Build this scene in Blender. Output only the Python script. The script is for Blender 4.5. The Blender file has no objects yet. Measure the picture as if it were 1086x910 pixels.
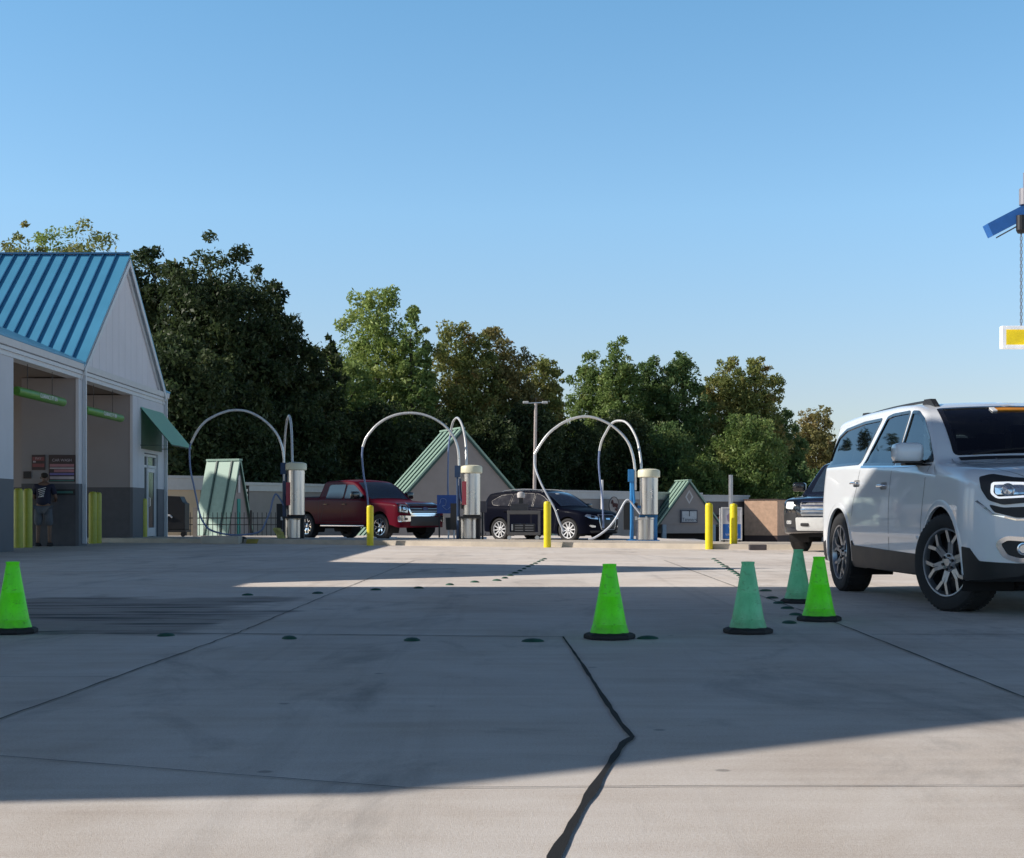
import bpy, bmesh, math, random
import numpy as np
from mathutils import Vector, Matrix, geometry
from mathutils.bvhtree import BVHTree
random.seed(7); rng = np.random.default_rng(7)
PI = math.pi
scene = bpy.context.scene
COL = scene.collection
F, HZ, CX, CAMZ = 1550.0, 544.0, 543.0, 0.78
def at(px, py, Y):
    """measurement helper: photo position and a chosen distance -> metres"""
    return Vector(((px-CX)*Y/F, Y, CAMZ-(py-HZ)*Y/F))
def gx(px, Y): return (px-CX)*Y/F
def sm(a, b, x):
    t = min(1, max(0, (x-a)/(b-a))); return t*t*(3-2*t)
def gz(x, y):
    z = -0.07*sm(38.5, 43, y)
    k = 13.5*sm(4.5, 7.5, x)
    z += -2.0*sm(55-k, 63-k, y)
    return z

# ------------------------------------------------------------------ materials
MATS = {}
def newmat(name):
    m = bpy.data.materials.new(name); m.use_nodes = True
    nt = m.node_tree; b = nt.nodes['Principled BSDF']
    return m, nt, b
def ramp(nt, fac, stops):
    r = nt.nodes.new('ShaderNodeValToRGB')
    els = r.color_ramp.elements
    els[0].position, els[0].color = stops[0][0], (*stops[0][1], 1)
    els[1].position, els[1].color = stops[-1][0], (*stops[-1][1], 1)
    for p, c in stops[1:-1]:
        e = els.new(p); e.color = (*c, 1)
    nt.links.new(fac, r.inputs[0]); return r.outputs[0]
def noise(nt, vec, scale, detail=4, rough=.55, dist=0):
    n = nt.nodes.new('ShaderNodeTexNoise'); n.inputs['Scale'].default_value = scale
    n.inputs['Detail'].default_value = detail; n.inputs['Roughness'].default_value = rough
    n.inputs['Distortion'].default_value = dist
    if vec is not None: nt.links.new(vec, n.inputs['Vector'])
    return n.outputs['Fac']
def mapping(nt, scale=(1,1,1), src='Object'):
    tc = nt.nodes.new('ShaderNodeTexCoord'); mp = nt.nodes.new('ShaderNodeMapping')
    mp.inputs['Scale'].default_value = scale
    nt.links.new(tc.outputs[src], mp.inputs['Vector']); return mp.outputs[0]
def mixc(nt, fac, a, b, mode='MIX'):
    m = nt.nodes.new('ShaderNodeMix'); m.data_type = 'RGBA'; m.blend_type = mode
    for s, v in ((m.inputs[0], fac), (m.inputs[6], a), (m.inputs[7], b)):
        if hasattr(v, 'is_output'): nt.links.new(v, s)
        elif isinstance(v, (int, float)): s.default_value = v
        else: s.default_value = (*v, 1)
    return m.outputs[2]
def mathn(nt, op, a, b=0.0, clamp=False):
    m = nt.nodes.new('ShaderNodeMath'); m.operation = op; m.use_clamp = clamp
    for s, v in ((m.inputs[0], a), (m.inputs[1], b)):
        if hasattr(v, 'is_output'): nt.links.new(v, s)
        else: s.default_value = v
    return m.outputs[0]
def simple(name, col, rough=.6, metal=0, var=.12, scale=6, bump=0, coat=0, spec=.5, emit=0):
    if name in MATS: return MATS[name]
    m, nt, b = newmat(name)
    v = mapping(nt)
    n = noise(nt, v, scale, 5)
    dark = tuple(c*(1-var) for c in col); lite = tuple(min(1, c*(1+var)) for c in col)
    c = ramp(nt, n, [(.3, dark), (.7, lite)])
    nt.links.new(c, b.inputs['Base Color'])
    r = mathn(nt, 'MULTIPLY_ADD', n, .16); nt.nodes[-1].inputs[2].default_value = rough-.08
    nt.links.new(r, b.inputs['Roughness'])
    b.inputs['Metallic'].default_value = metal
    b.inputs['Coat Weight'].default_value = coat; b.inputs['Coat Roughness'].default_value = .04
    b.inputs['Specular IOR Level'].default_value = spec
    if bump:
        bp = nt.nodes.new('ShaderNodeBump'); bp.inputs['Strength'].default_value = bump; bp.inputs['Distance'].default_value = .02
        nt.links.new(noise(nt, v, scale*8, 3), bp.inputs['Height']); nt.links.new(bp.outputs[0], b.inputs['Normal'])
    if emit:
        nt.links.new(c, b.inputs['Emission Color']); b.inputs['Emission Strength'].default_value = emit
    MATS[name] = m; return m
def glassmat(name, tint=(.25,.3,.33), alpha=.5, rough=.02):
    """tinted window glass: transparent tint + mirror by fresnel"""
    m = bpy.data.materials.new(name); m.use_nodes = True; nt = m.node_tree; nt.nodes.clear()
    out = nt.nodes.new('ShaderNodeOutputMaterial')
    tr = nt.nodes.new('ShaderNodeBsdfTransparent'); tr.inputs[0].default_value = (*[t*alpha for t in tint], 1)
    gl = nt.nodes.new('ShaderNodeBsdfGlossy'); gl.inputs[0].default_value = (.9,.95,1,1); gl.inputs['Roughness'].default_value = rough
    fr = nt.nodes.new('ShaderNodeFresnel'); fr.inputs[0].default_value = 1.52
    f2 = mathn(nt, 'MULTIPLY_ADD', fr.outputs[0], 1.1); nt.nodes[-1].inputs[2].default_value = .02
    mx = nt.nodes.new('ShaderNodeMixShader')
    nt.links.new(f2, mx.inputs[0]); nt.links.new(tr.outputs[0], mx.inputs[1]); nt.links.new(gl.outputs[0], mx.inputs[2])
    nt.links.new(mx.outputs[0], out.inputs[0]); return m

def concrete():
    m, nt, b = newmat('lot_concrete')
    v = mapping(nt)
    big = noise(nt, v, .35, 5, .6, .6); mid = noise(nt, v, 2.2, 6, .65, .3)
    fine = noise(nt, v, 90, 3, .7); grit = noise(nt, v, 320, 2, .6)
    str_ = noise(nt, mapping(nt, (.5, 5, 1)), 1.6, 5, .6)
    c = ramp(nt, big, [(.3, (.57,.515,.46)), (.5, (.64,.585,.525)), (.72, (.69,.635,.575))])
    c = mixc(nt, .55, c, ramp(nt, mid, [(.3, (.42,.42,.42)), (.5,(.5,.5,.5)), (.75, (.58,.575,.57))]), 'OVERLAY')
    c = mixc(nt, .6, c, ramp(nt, fine, [(.3, (.38,.38,.38)), (.7, (.62,.62,.62))]), 'OVERLAY')
    c = mixc(nt, .8, c, ramp(nt, grit, [(.34, (.30,.30,.30)), (.5,(.5,.5,.5)), (.72, (.68,.68,.68))]), 'OVERLAY')
    c = mixc(nt, .5, c, ramp(nt, str_, [(.35, (.4,.4,.41)), (.65, (.55,.55,.55))]), 'OVERLAY')
    # dark tyre and oil stains
    st = noise(nt, mapping(nt, (1.2, .55, 1)), .9, 6, .7, 1.0)
    stf = ramp(nt, st, [(.54, (0,0,0)), (.68, (.34,)*3), (.8, (.6,)*3)])
    c = mixc(nt, stf, c, (.12,.115,.11))
    pv = noise(nt, mapping(nt, (.8, .8, 1)), .55, 7, .72, .5)
    c = mixc(nt, .55, c, ramp(nt, pv, [(.34,(.36,.35,.34)), (.5,(.5,.5,.5)), (.68,(.60,.60,.61))]), 'OVERLAY')
    tk = noise(nt, mapping(nt, (3.2, .09, 1)), 1.0, 4, .6, .8)
    c = mixc(nt, ramp(nt, tk, [(.56,(0,)*3),(.68,(.15,)*3)]), c, (.20,.185,.17))
    # small dark spots
    vo = nt.nodes.new('ShaderNodeTexVoronoi'); vo.inputs['Scale'].default_value = 2.1; nt.links.new(v, vo.inputs['Vector'])
    sp = ramp(nt, vo.outputs['Distance'], [(.035, (.5,)*3), (.06, (0,)*3)])
    c = mixc(nt, sp, c, (.10,.095,.09))
    # wet zone in front of the wash bays
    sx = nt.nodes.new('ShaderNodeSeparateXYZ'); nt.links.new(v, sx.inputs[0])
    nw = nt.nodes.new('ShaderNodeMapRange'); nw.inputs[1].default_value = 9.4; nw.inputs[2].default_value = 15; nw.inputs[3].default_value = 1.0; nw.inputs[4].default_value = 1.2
    nt.links.new(sx.outputs[1], nw.inputs[0]); hv = nt.nodes.new('ShaderNodeHueSaturation'); nt.links.new(c, hv.inputs['Color']); nt.links.new(nw.outputs[0], hv.inputs['Value']); c = hv.outputs[0]  # concrete colour lightened farther back to brighten the sunlit strips
    wob = mathn(nt, 'MULTIPLY', mathn(nt, 'SUBTRACT', noise(nt, v, .8, 4), .5), 2.6)
    X = mathn(nt, 'ADD', sx.outputs[0], wob); Y = mathn(nt, 'ADD', sx.outputs[1], mathn(nt, 'MULTIPLY', wob, 1.0))
    def band(val, lo, hi, s):
        a = nt.nodes.new('ShaderNodeMapRange'); a.interpolation_type = 'SMOOTHSTEP'
        a.inputs[1].default_value = lo; a.inputs[2].default_value = lo+s; nt.links.new(val, a.inputs[0])
        d = nt.nodes.new('ShaderNodeMapRange'); d.interpolation_type = 'SMOOTHSTEP'
        d.inputs[1].default_value = hi; d.inputs[2].default_value = hi-s; nt.links.new(val, d.inputs[0])
        return mathn(nt, 'MULTIPLY', a.outputs[0], d.outputs[0])
    wet = mathn(nt, 'MULTIPLY', band(X, -30, -1.7, .5), band(Y, 9.2, 13.6, .35))
    streak = noise(nt, mapping(nt, (.45, 5.5, 1)), 1.0, 5, .6, .4)
    sk = ramp(nt, streak, [(.50, (0,)*3), (.56, (1,)*3)])
    skw = mathn(nt, 'MULTIPLY', mathn(nt, 'MULTIPLY', sk, wet), ramp(nt, noise(nt, mapping(nt,(.5,1.6,1)), 1.1, 3), [(.40,(0,)*3),(.55,(1,)*3)]))
    c = mixc(nt, mathn(nt, 'MULTIPLY', wet, .5), c, (.16,.135,.125))
    c = mixc(nt, mathn(nt, 'MULTIPLY', skw, .85), c, (.012,.012,.014))
    # damp ground along the wash building
    damp = mathn(nt, 'MULTIPLY', band(X, -30, -7.0, 3.0), band(Y, 18, 60, 6))
    c = mixc(nt, mathn(nt, 'MULTIPLY', damp, .5), c, (.11,.105,.105))
    nt.links.new(c, b.inputs['Base Color'])
    r = mathn(nt, 'SUBTRACT', .84, mathn(nt, 'MULTIPLY', skw, .15)); nt.links.new(r, b.inputs['Roughness'])
    b.inputs['Specular IOR Level'].default_value = .3
    bp = nt.nodes.new('ShaderNodeBump'); bp.inputs['Strength'].default_value = .35; bp.inputs['Distance'].default_value = .004
    nt.links.new(mathn(nt, 'ADD', fine, grit), bp.inputs['Height']); nt.links.new(bp.outputs[0], b.inputs['Normal'])
    return m
def leafmat(name, c1, c2, c3, accent):
    m = bpy.data.materials.new(name); m.use_nodes = True; nt = m.node_tree; nt.nodes.clear()
    out = nt.nodes.new('ShaderNodeOutputMaterial')
    tc = nt.nodes.new('ShaderNodeTexCoord'); geo = nt.nodes.new('ShaderNodeNewGeometry')
    n = noise(nt, tc.outputs['Object'], .28, 4, .6)
    c = ramp(nt, n, [(.32, c1), (.5, c2), (.68, c3)])
    n2 = noise(nt, tc.outputs['Object'], .55, 3, .6, .5)
    c = mixc(nt, ramp(nt, n2, [(.56,(0,)*3), (.72,(.8,)*3)]), c, accent)
    rv = mathn(nt, 'MULTIPLY_ADD', geo.outputs['Random Per Island'], .7); nt.nodes[-1].inputs[2].default_value = .65
    hsv = nt.nodes.new('ShaderNodeHueSaturation'); nt.links.new(c, hsv.inputs['Color']); nt.links.new(rv, hsv.inputs['Value'])
    d = nt.nodes.new('ShaderNodeBsdfPrincipled'); nt.links.new(hsv.outputs[0], d.inputs['Base Color'])
    d.inputs['Roughness'].default_value = .55; d.inputs['Specular IOR Level'].default_value = .35
    t = nt.nodes.new('ShaderNodeBsdfTranslucent'); nt.links.new(hsv.outputs[0], t.inputs['Color'])
    mx = nt.nodes.new('ShaderNodeMixShader'); mx.inputs[0].default_value = .4
    nt.links.new(d.outputs[0], mx.inputs[1]); nt.links.new(t.outputs[0], mx.inputs[2]); nt.links.new(mx.outputs[0], out.inputs[0])
    return m

# ------------------------------------------------------------------ mesh helpers
class MB:
    def __init__(s): s.v, s.f, s.mi = [], [], []
    def add(s, vs, fs, mi=0):
        o = len(s.v); s.v += [tuple(p) for p in vs]
        for f in fs: s.f.append([i+o for i in f]); s.mi.append(mi)
        return s
    def box(s, x0, x1, y0, y1, z0, z1, mi=0):
        return s.add([(x0,y0,z0),(x1,y0,z0),(x1,y1,z0),(x0,y1,z0),(x0,y0,z1),(x1,y0,z1),(x1,y1,z1),(x0,y1,z1)],
              [(0,3,2,1),(4,5,6,7),(0,1,5,4),(1,2,6,5),(2,3,7,6),(3,0,4,7)], mi)
    def cbox(s, c, size, mi=0):
        c = Vector(c); x, y, z = [a/2 for a in size]
        return s.box(c.x-x, c.x+x, c.y-y, c.y+y, c.z-z, c.z+z, mi)
    def prism(s, poly, axis, a, b, mi=0):
        """extrude 2D poly along axis: 'x' poly=(y,z); 'y' poly=(x,z); 'z' poly=(x,y)"""
        def P(p, t):
            return {'x': (t,p[0],p[1]), 'y': (p[0],t,p[1]), 'z': (p[0],p[1],t)}[axis]
        n = len(poly); vs = [P(p,a) for p in poly]+[P(p,b) for p in poly]
        fs = [tuple(range(n)), tuple(range(2*n-1, n-1, -1))]+[(i,(i+1)%n,(i+1)%n+n,i+n) for i in range(n)]
        return s.add(vs, fs, mi)
    def quad(s, a, b, c, d, mi=0): return s.add([a,b,c,d], [(0,1,2,3)], mi)
    def slab(s, a, b, c, d, t, mi=0):
        """quad with thickness vector t"""
        t = Vector(t); p = [Vector(q) for q in (a,b,c,d)]; q = [x+t for x in p]
        return s.add(p+q, [(0,1,2,3),(7,6,5,4)]+[(i,i+4,(i+1)%4+4,(i+1)%4) for i in range(4)], mi)
    def lathe(s, prof, c=(0,0,0), axis='z', n=24, mi=0, cap=True):
        vs, fs = [], []
        for r, h in prof:
            for k in range(n):
                a = 2*PI*k/n; u, w = r*math.cos(a), r*math.sin(a)
                p = {'z': (u,w,h), 'y': (u,h,w), 'x': (h,u,w)}[axis]
                vs.append((c[0]+p[0], c[1]+p[1], c[2]+p[2]))
        for i in range(len(prof)-1):
            for k in range(n):
                k2 = (k+1)%n; fs.append((i*n+k, i*n+k2, (i+1)*n+k2, (i+1)*n+k))
        if cap: fs.append(tuple(range(n-1,-1,-1))); fs.append(tuple(range((len(prof)-1)*n, len(prof)*n)))
        return s.add(vs, fs, mi)
    def tube(s, pts, r, n=8, mi=0, cap=True):
        pts = [Vector(p) for p in pts]; m = len(pts); vs, fs = [], []
        rr = r if isinstance(r, (list, tuple)) else [r]*m
        t0 = (pts[1]-pts[0]).normalized(); up = Vector((0,0,1)) if abs(t0.z) < .9 else Vector((1,0,0))
        nrm = (up - t0*up.dot(t0)).normalized()
        for i, p in enumerate(pts):
            t = (pts[min(i+1,m-1)]-pts[max(i-1,0)]).normalized()
            nrm = (nrm - t*nrm.dot(t)).normalized(); bn = t.cross(nrm)
            for k in range(n):
                a = 2*PI*k/n; vs.append(p + (nrm*math.cos(a)+bn*math.sin(a))*rr[i])
        for i in range(m-1):
            for k in range(n):
                k2 = (k+1)%n; fs.append((i*n+k, i*n+k2, (i+1)*n+k2, (i+1)*n+k))
        if cap: fs.append(tuple(range(n-1,-1,-1))); fs.append(tuple(range((m-1)*n, m*n)))
        return s.add(vs, fs, mi)
    def xf(s, mat):
        s.v = [tuple(mat @ Vector(p)) for p in s.v]; return s
    def build(s, name, mat, parent=None, smooth=None, bevel=0, loc=None, recalc=True):
        me = bpy.data.meshes.new(name); me.from_pydata(s.v, [], s.f)
        mats = mat if isinstance(mat, (list, tuple)) else [mat]
        for m in mats: me.materials.append(m)
        for p, i in zip(me.polygons, s.mi): p.material_index = min(i, len(mats)-1)
        bm = bmesh.new(); bm.from_mesh(me)
        if recalc: bmesh.ops.recalc_face_normals(bm, faces=bm.faces)
        if bevel:
            es = [e for e in bm.edges if len(e.link_faces) == 2 and e.calc_face_angle(0) > .6]
            bmesh.ops.bevel(bm, geom=es, offset=bevel, segments=2, affect='EDGES', clamp_overlap=True, profile=.5)
        if smooth is not None:
            for f in bm.faces: f.smooth = True
            for e in bm.edges:
                if len(e.link_faces) == 2 and e.calc_face_angle(0) > math.radians(smooth): e.smooth = False
        bm.to_mesh(me); bm.free()
        o = bpy.data.objects.new(name, me); COL.objects.link(o)
        if parent is not None: o.parent = parent
        if loc is not None: o.location = loc
        return o
def catmull(pts, k=6):
    P = [Vector(p) for p in pts]; P = [P[0]*2-P[1]]+P+[P[-1]*2-P[-2]]; out = []
    for i in range(1, len(P)-2):
        a, b, c, d = P[i-1:i+3]
        for j in range(k):
            t = j/k
            out.append(.5*((2*b)+(c-a)*t+(2*a-5*b+4*c-d)*t*t+(3*b-a-3*c+d)*t**3))
    out.append(P[-2]); return out
def tag(o, label=None, cat=None, group=None, kind=None):
    if label: o['label'] = label
    if cat: o['category'] = cat
    if group: o['group'] = group
    if kind: o['kind'] = kind
    return o
def thing(name, label, cat, loc=(0,0,0), rz=0, group=None):
    o = bpy.data.objects.new(name, None); COL.objects.link(o); o.empty_display_size = .2
    o.location = loc; o.rotation_euler = (0,0,rz)
    return tag(o, label, cat, group)
def dup(root, loc, rz=0, label=None, group=None, skip=()):
    r = root.copy(); COL.objects.link(r); r.location = loc; r.rotation_euler = (0,0,rz)
    if label: r['label'] = label
    if group: r['group'] = group
    for ch in list(root.children):
        c = ch.copy(); COL.objects.link(c); c.parent = r
        for g in list(ch.children):
            d = g.copy(); COL.objects.link(d); d.parent = c
    return r
def text_mb(txt, size, extr=.004):
    cu = bpy.data.curves.new('t', 'FONT'); cu.body = txt; cu.size = size; cu.extrude = extr
    cu.align_x = 'CENTER'; cu.align_y = 'CENTER'
    o = bpy.data.objects.new('t', cu); COL.objects.link(o)
    bpy.context.view_layer.update()
    me = bpy.data.meshes.new_from_object(o.evaluated_get(bpy.context.evaluated_depsgraph_get()))
    mb = MB().add([v.co.copy() for v in me.vertices], [tuple(p.vertices) for p in me.polygons])
    bpy.data.objects.remove(o); bpy.data.meshes.remove(me); return mb

# shared materials
M_white = simple('wall_white', (.58,.58,.61), .7, var=.05, scale=1.5, bump=.05)
M_grey = simple('wainscot_grey', (.105,.11,.125), .65, var=.1, scale=2)
M_trim = simple('trim_white', (.62,.63,.65), .45, var=.05)
M_blueroof = simple('blue_metal_roof', (.08,.32,.51), .45, metal=.05, var=.08, scale=.8)
M_seam = simple('roof_seam_blue', (.03,.14,.28), .5, metal=.05)
M_cream = simple('cream_stucco', (.56,.44,.31), .85, var=.05, scale=2, bump=.1)
M_grayst = simple('grey_stucco', (.28,.255,.245), .85, var=.06, scale=2, bump=.1)
M_parap = simple('parapet_white', (.50,.50,.50), .7, var=.06)
M_greenroof = simple('green_metal_roof', (.25,.37,.30), .5, metal=.05, var=.08)
M_greenseam = simple('green_roof_seam', (.02,.06,.05), .5)
M_yellow = simple('yellow_post_paint', (.80,.66,.01), .4, var=.06, scale=9)
M_steel = simple('brushed_steel', (.62,.60,.58), .30, metal=1, var=.04, scale=1.2)
M_capcream = simple('cream_plastic', (.74,.71,.52), .45, var=.04)
M_bluepost = simple('blue_paint', (.03,.22,.52), .35, var=.1)
M_boom = simple('boom_metal', (.72,.72,.70), .3, metal=.35, var=.06)
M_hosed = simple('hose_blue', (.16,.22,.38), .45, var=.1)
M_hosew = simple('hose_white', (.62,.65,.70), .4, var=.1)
M_black = simple('black_plastic', (.015,.015,.017), .5, var=.2)
M_rubber = simple('tyre_rubber', (.022,.022,.023), .75, var=.25, scale=20, bump=.1)
M_dark = simple('dark_void', (.006,.006,.007), .8)
M_kerb = simple('kerb_concrete', (.52,.46,.38), .85, var=.12, scale=3, bump=.2)
M_chrome = simple('chrome', (.82,.82,.84), .12, metal=1, var=.03)
M_alloy = simple('alloy_silver', (.55,.56,.58), .3, metal=.9, var=.05)
M_alloyd = simple('alloy_dark', (.05,.05,.055), .4, metal=.6)
M_red = simple('red_plastic', (.45,.03,.03), .4)
M_whitep = simple('white_paint', (.72,.72,.72), .5, var=.05)
M_wood = simple('pole_wood', (.33,.29,.25), .8, var=.15, scale=4)
M_bark = simple('tree_bark', (.07,.055,.045), .9, var=.3, scale=5, bump=.5)
M_conc = concrete()
# ------------------------------------------------------------------ world, sun, camera
AZ, EL = math.radians(7), math.radians(31)      # sun travels toward +X, a little toward +Y
sd = Vector((math.cos(AZ)*math.cos(EL), math.sin(AZ)*math.cos(EL), -math.sin(EL)))
w = bpy.data.worlds.new('World'); scene.world = w; w.use_nodes = True
nt = w.node_tree; bg = nt.nodes['Background']; sky = nt.nodes.new('ShaderNodeTexSky'); sky.sky_type = 'NISHITA'
sky.sun_disc = False; sky.sun_elevation = EL
tosun = -sd; sky.sun_rotation = math.atan2(tosun.x, tosun.y)
sky.air_density = 1.0; sky.dust_density = .5; sky.ozone_density = 2.2; sky.altitude = 200
tc = nt.nodes.new('ShaderNodeTexCoord'); sxyz = nt.nodes.new('ShaderNodeSeparateXYZ'); nt.links.new(tc.outputs['Generated'], sxyz.inputs[0])
hz_ = ramp(nt, sxyz.outputs[2], [(0,(.92,.88,.92)), (.08,(1.05,1.02,1.10)), (.20,(1.16,1.38,1.43)), (.34,(1.02,1.44,1.50)), (.50,(.30,.26,.29))])
bg_c = mixc(nt, 1.0, sky.outputs[0], hz_, 'MULTIPLY')
nt.links.new(bg_c, bg.inputs[0]); bg.inputs[1].default_value = .13
sl = bpy.data.lights.new('sun', 'SUN'); sl.energy = 5.0; sl.angle = math.radians(.5); sl.color = (1,.92,.83)
so = bpy.data.objects.new('sun', sl); COL.objects.link(so); so.rotation_euler = sd.to_track_quat('-Z','Y').to_euler()
cam = bpy.data.cameras.new('camera'); co = bpy.data.objects.new('camera', cam); COL.objects.link(co)
co.location = (0,0,CAMZ); co.rotation_euler = (PI/2,0,0)
cam.sensor_width = 36; cam.lens = 36*F/1086; cam.shift_y = (HZ-455)/1086; cam.clip_end = 4000; cam.clip_start = .05
scene.camera = co
scene.view_settings.view_transform = 'Standard'; scene.view_settings.look = 'None'
scene.view_settings.exposure = 0

# ------------------------------------------------------------------ ground
xs = sorted(set([-1500,-600,-300,-150,-80,-40,-25]+[i*1.0 for i in range(-16,17)]+[25,40,80,150,300,600,1500]))
ys = sorted(set([-600,-200,-80,-40,-20,-10]+[i*1.0 for i in range(-5,70)]+[80,100,140,200,300,500,900,1800]))
g = MB(); nx = len(xs)
g.v = [(x,y,gz(x,y)) for y in ys for x in xs]
for j in range(len(ys)-1):
    for i in range(nx-1): g.f.append([j*nx+i, j*nx+i+1, (j+1)*nx+i+1, (j+1)*nx+i]); g.mi.append(0)
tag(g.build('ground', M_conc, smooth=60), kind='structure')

def strip(pts, widths, z=.004, wob=0, seed=1):
    rr = random.Random(seed); P = []
    for i in range(len(pts)-1):
        a, b = Vector(pts[i]), Vector(pts[i+1]); n = max(2, int((b-a).length/.12))
        for k in range(n): P.append((a.lerp(b, k/n), widths[i]+(widths[i+1]-widths[i])*k/n))
    P.append((Vector(pts[-1]), widths[-1])); mb = MB(); vs = []
    for i, (p, wd) in enumerate(P):
        t = (P[min(i+1,len(P)-1)][0]-P[max(i-1,0)][0]).normalized(); nn = Vector((-t.y,t.x))
        c = p + nn*rr.uniform(-wob,wob); h = wd/2*(1+rr.uniform(-.3,.3)*(wob>0))
        for s in (-1,1):
            q = c+nn*s*h; vs.append((q.x,q.y,gz(q.x,q.y)+z))
    mb.add(vs, [(2*i,2*i+1,2*i+3,2*i+2) for i in range(len(P)-1)]); return mb
def gp(px, py):
    Y = CAMZ*F/(py-HZ); return (gx(px,Y), Y)
M_seal = simple('crack_sealant', (.006,.0055,.0055), .9, var=.3, scale=30, bump=.3)
M_joint = simple('joint_dark', (.05,.048,.045), .8)
crk = [gp(*p) for p in ((597,675.8),(617.3,705),(639.4,740),(657.8,768),(670.7,782.6),(661.5,789),(635.7,827),(613.6,864),(587.8,910))]+[(.02,2.4)]
tag(strip(crk, [.011,.016,.018,.020,.024,.024,.025,.026,.027,.027], .005, .0010, 3).build('sealed_crack', M_seal), kind='structure')
for k,(p, wd, wb) in enumerate([
      ([(-1.9,2.0),(-1.93,5.5),(-1.78,9.4),(-1.75,13.7),(-1.6,24)], .010, .007),
      ([(-12,9.45),(-1.8,9.42),(.32,9.17),(.33,9.17)], .022, .002),
      ([(2.12,5.0),(2.29,10.2),(2.35,15),(2.5,24)], .012, .004),
      ([(2.3,9.35),(9,9.4)], .014, .001),
      ([(-2.6,5.0),(-1.63,4.67),(-.3,4.13),(.42,4.16),(5,4.2)], .006, .003),
      ([(-4.8,6.9),(-1.9,6.95)], .008, .002),
      ([(-8,19.5),(-2,19.2),(6,19.4)], .03, .004)]):
    tag(strip(p, [wd]*len(p), .004, wb, k).build('expansion_joint', M_joint), kind='structure')

# pavement markers
M_mark = simple('green_marker', (.02,.085,.055), .6, var=.3, scale=20)
mk = MB().lathe([(.075,0),(.07,.012),(.045,.026),(.012,.032)], n=12)
m0 = mk.build('pavement_marker', M_mark, smooth=40)
near = [(176,674.5),(307,677.5),(437,679.5),(565,680.5),(687,677.5)]
mid = [(262.6,631.5),(337,629.6),(398.5,626),(444,624),(477,620.5),(503.5,617.7),(527,616)]
fy = [17.4+i*.72 for i in range(11)]
far = [(-.12+.088*(y-17),y) for y in fy]
rt = [(837,661),(844,652.5),(835,645.6),(826,640),(819,634.6),(812,627)]
rtf = [gp(757+3.0*i,593.3+1.95*i) for i in range(12)]
rows = [([gp(*p) for p in near], 'small green dome marker in the nearest row across the lot', 'green pavement markers in the nearest row'),
        ([gp(*p) for p in mid], 'small green dome marker in the row at the edge of the sunlit strip', 'green pavement markers along the sunlit strip'),
        (far, 'small dark green marker in the line running away towards the dark crossover', 'green pavement markers leading away in the middle'),
        ([gp(*p) for p in rt], 'green pavement marker in the curve beside the faded cones', 'green pavement markers beside the cones'),
        (rtf, 'thin green marker in the far line beyond the faded cone', 'green pavement markers beyond the cones')]
first = True
for pts, lab, grp in rows:
    msc = .62 if pts is far or pts is rtf else (.8 if pts is not rows[0][0] else .9)
    for x, y in pts:
        o = m0 if first else m0.copy()
        if not first: COL.objects.link(o)
        first = False
        o.location = (x,y,gz(x,y)+.001); o.rotation_euler = (0,0,random.uniform(0,3)); s = msc*random.uniform(.85,1.15); o.scale = (s*1.05,s*.8,.62)
        tag(o, lab, 'pavement marker', grp)

# ------------------------------------------------------------------ cones
def cone_proto(name, body, label, loc, rz):
    t = thing(name, label, 'traffic cone', loc, rz)
    ring = [(.125,.03),(.118,.045),(.107,.085),(.104,.088),(.103,.095),(.0725,.262),(.0715,.263),(.0705,.27),(.045,.42),(.040,.445),(.043,.452),(.043,.462),(.030,.462),(.028,.44)]
    MB().lathe(ring, n=32, cap=False).build('cone_body', body, t, smooth=35)
    # octagonal rubber foot
    b = MB(); n = 8; R = .158
    pr = [(R,0),(R+.004,.01),(R+.002,.026),(R-.018,.036),(.12,.040)]
    for i in range(len(pr)-1): pass
    b.lathe(pr, n=8); b.xf(Matrix.Rotation(PI/8,4,'Z')); b.build('base', M_rubber, t, bevel=.002)
    return t
def conemat(name, c1, c2):
    m, nt, b = newmat(name); v = mapping(nt)
    n = noise(nt, mapping(nt,(1,1,.4)), 9, 5, .65); s = noise(nt, v, 40, 3, .7)
    c = ramp(nt, n, [(.3, c2), (.6, c1)])
    c = mixc(nt, ramp(nt, s, [(.60,(0,)*3),(.72,(.6,)*3)]), c, tuple(x*.35 for x in c1))
    d = noise(nt, mapping(nt,(1,1,2.5)), 16, 6, .75, 1.2); c = mixc(nt, ramp(nt, d, [(.58,(0,)*3),(.70,(.75,)*3)]), c, (.05,.06,.035))
    sz = nt.nodes.new('ShaderNodeSeparateXYZ'); nt.links.new(v, sz.inputs[0])
    g1 = nt.nodes.new('ShaderNodeMapRange'); g1.inputs[1].default_value = .16; g1.inputs[2].default_value = .03; nt.links.new(sz.outputs[2], g1.inputs[0])
    c = mixc(nt, mathn(nt,'MULTIPLY',mathn(nt,'MULTIPLY',g1.outputs[0],.8,True),noise(nt,v,22,5)), c, (.06,.06,.05))
    nt.links.new(c, b.inputs['Base Color']); b.inputs['Roughness'].default_value = .45
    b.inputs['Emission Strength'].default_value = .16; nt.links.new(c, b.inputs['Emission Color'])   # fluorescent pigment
    return m
M_lime = conemat('fluorescent_lime', (.10,.80,.005), (.07,.62,.005)); M_fade = conemat('faded_green', (.13,.50,.27), (.08,.37,.19))
def conept(px, py): x, y = gp(px, py-1.5); return (x, y+.14, .002)
c0 = cone_proto('traffic_cone', M_lime, 'bright lime cone standing alone near the top of the black sealed crack', conept(648,681), .35)
dup(c0, conept(5.5,675), .1, 'bright lime cone cut by the left edge beside the wet ground')
dup(c0, conept(873,661.5), .3, 'bright lime cone by the rear wheel of the white SUV')
c1 = cone_proto('traffic_cone', M_fade, 'faded sea-green cone nearest the camera, left of the lime cone by the SUV', conept(797,675), .2)
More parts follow.
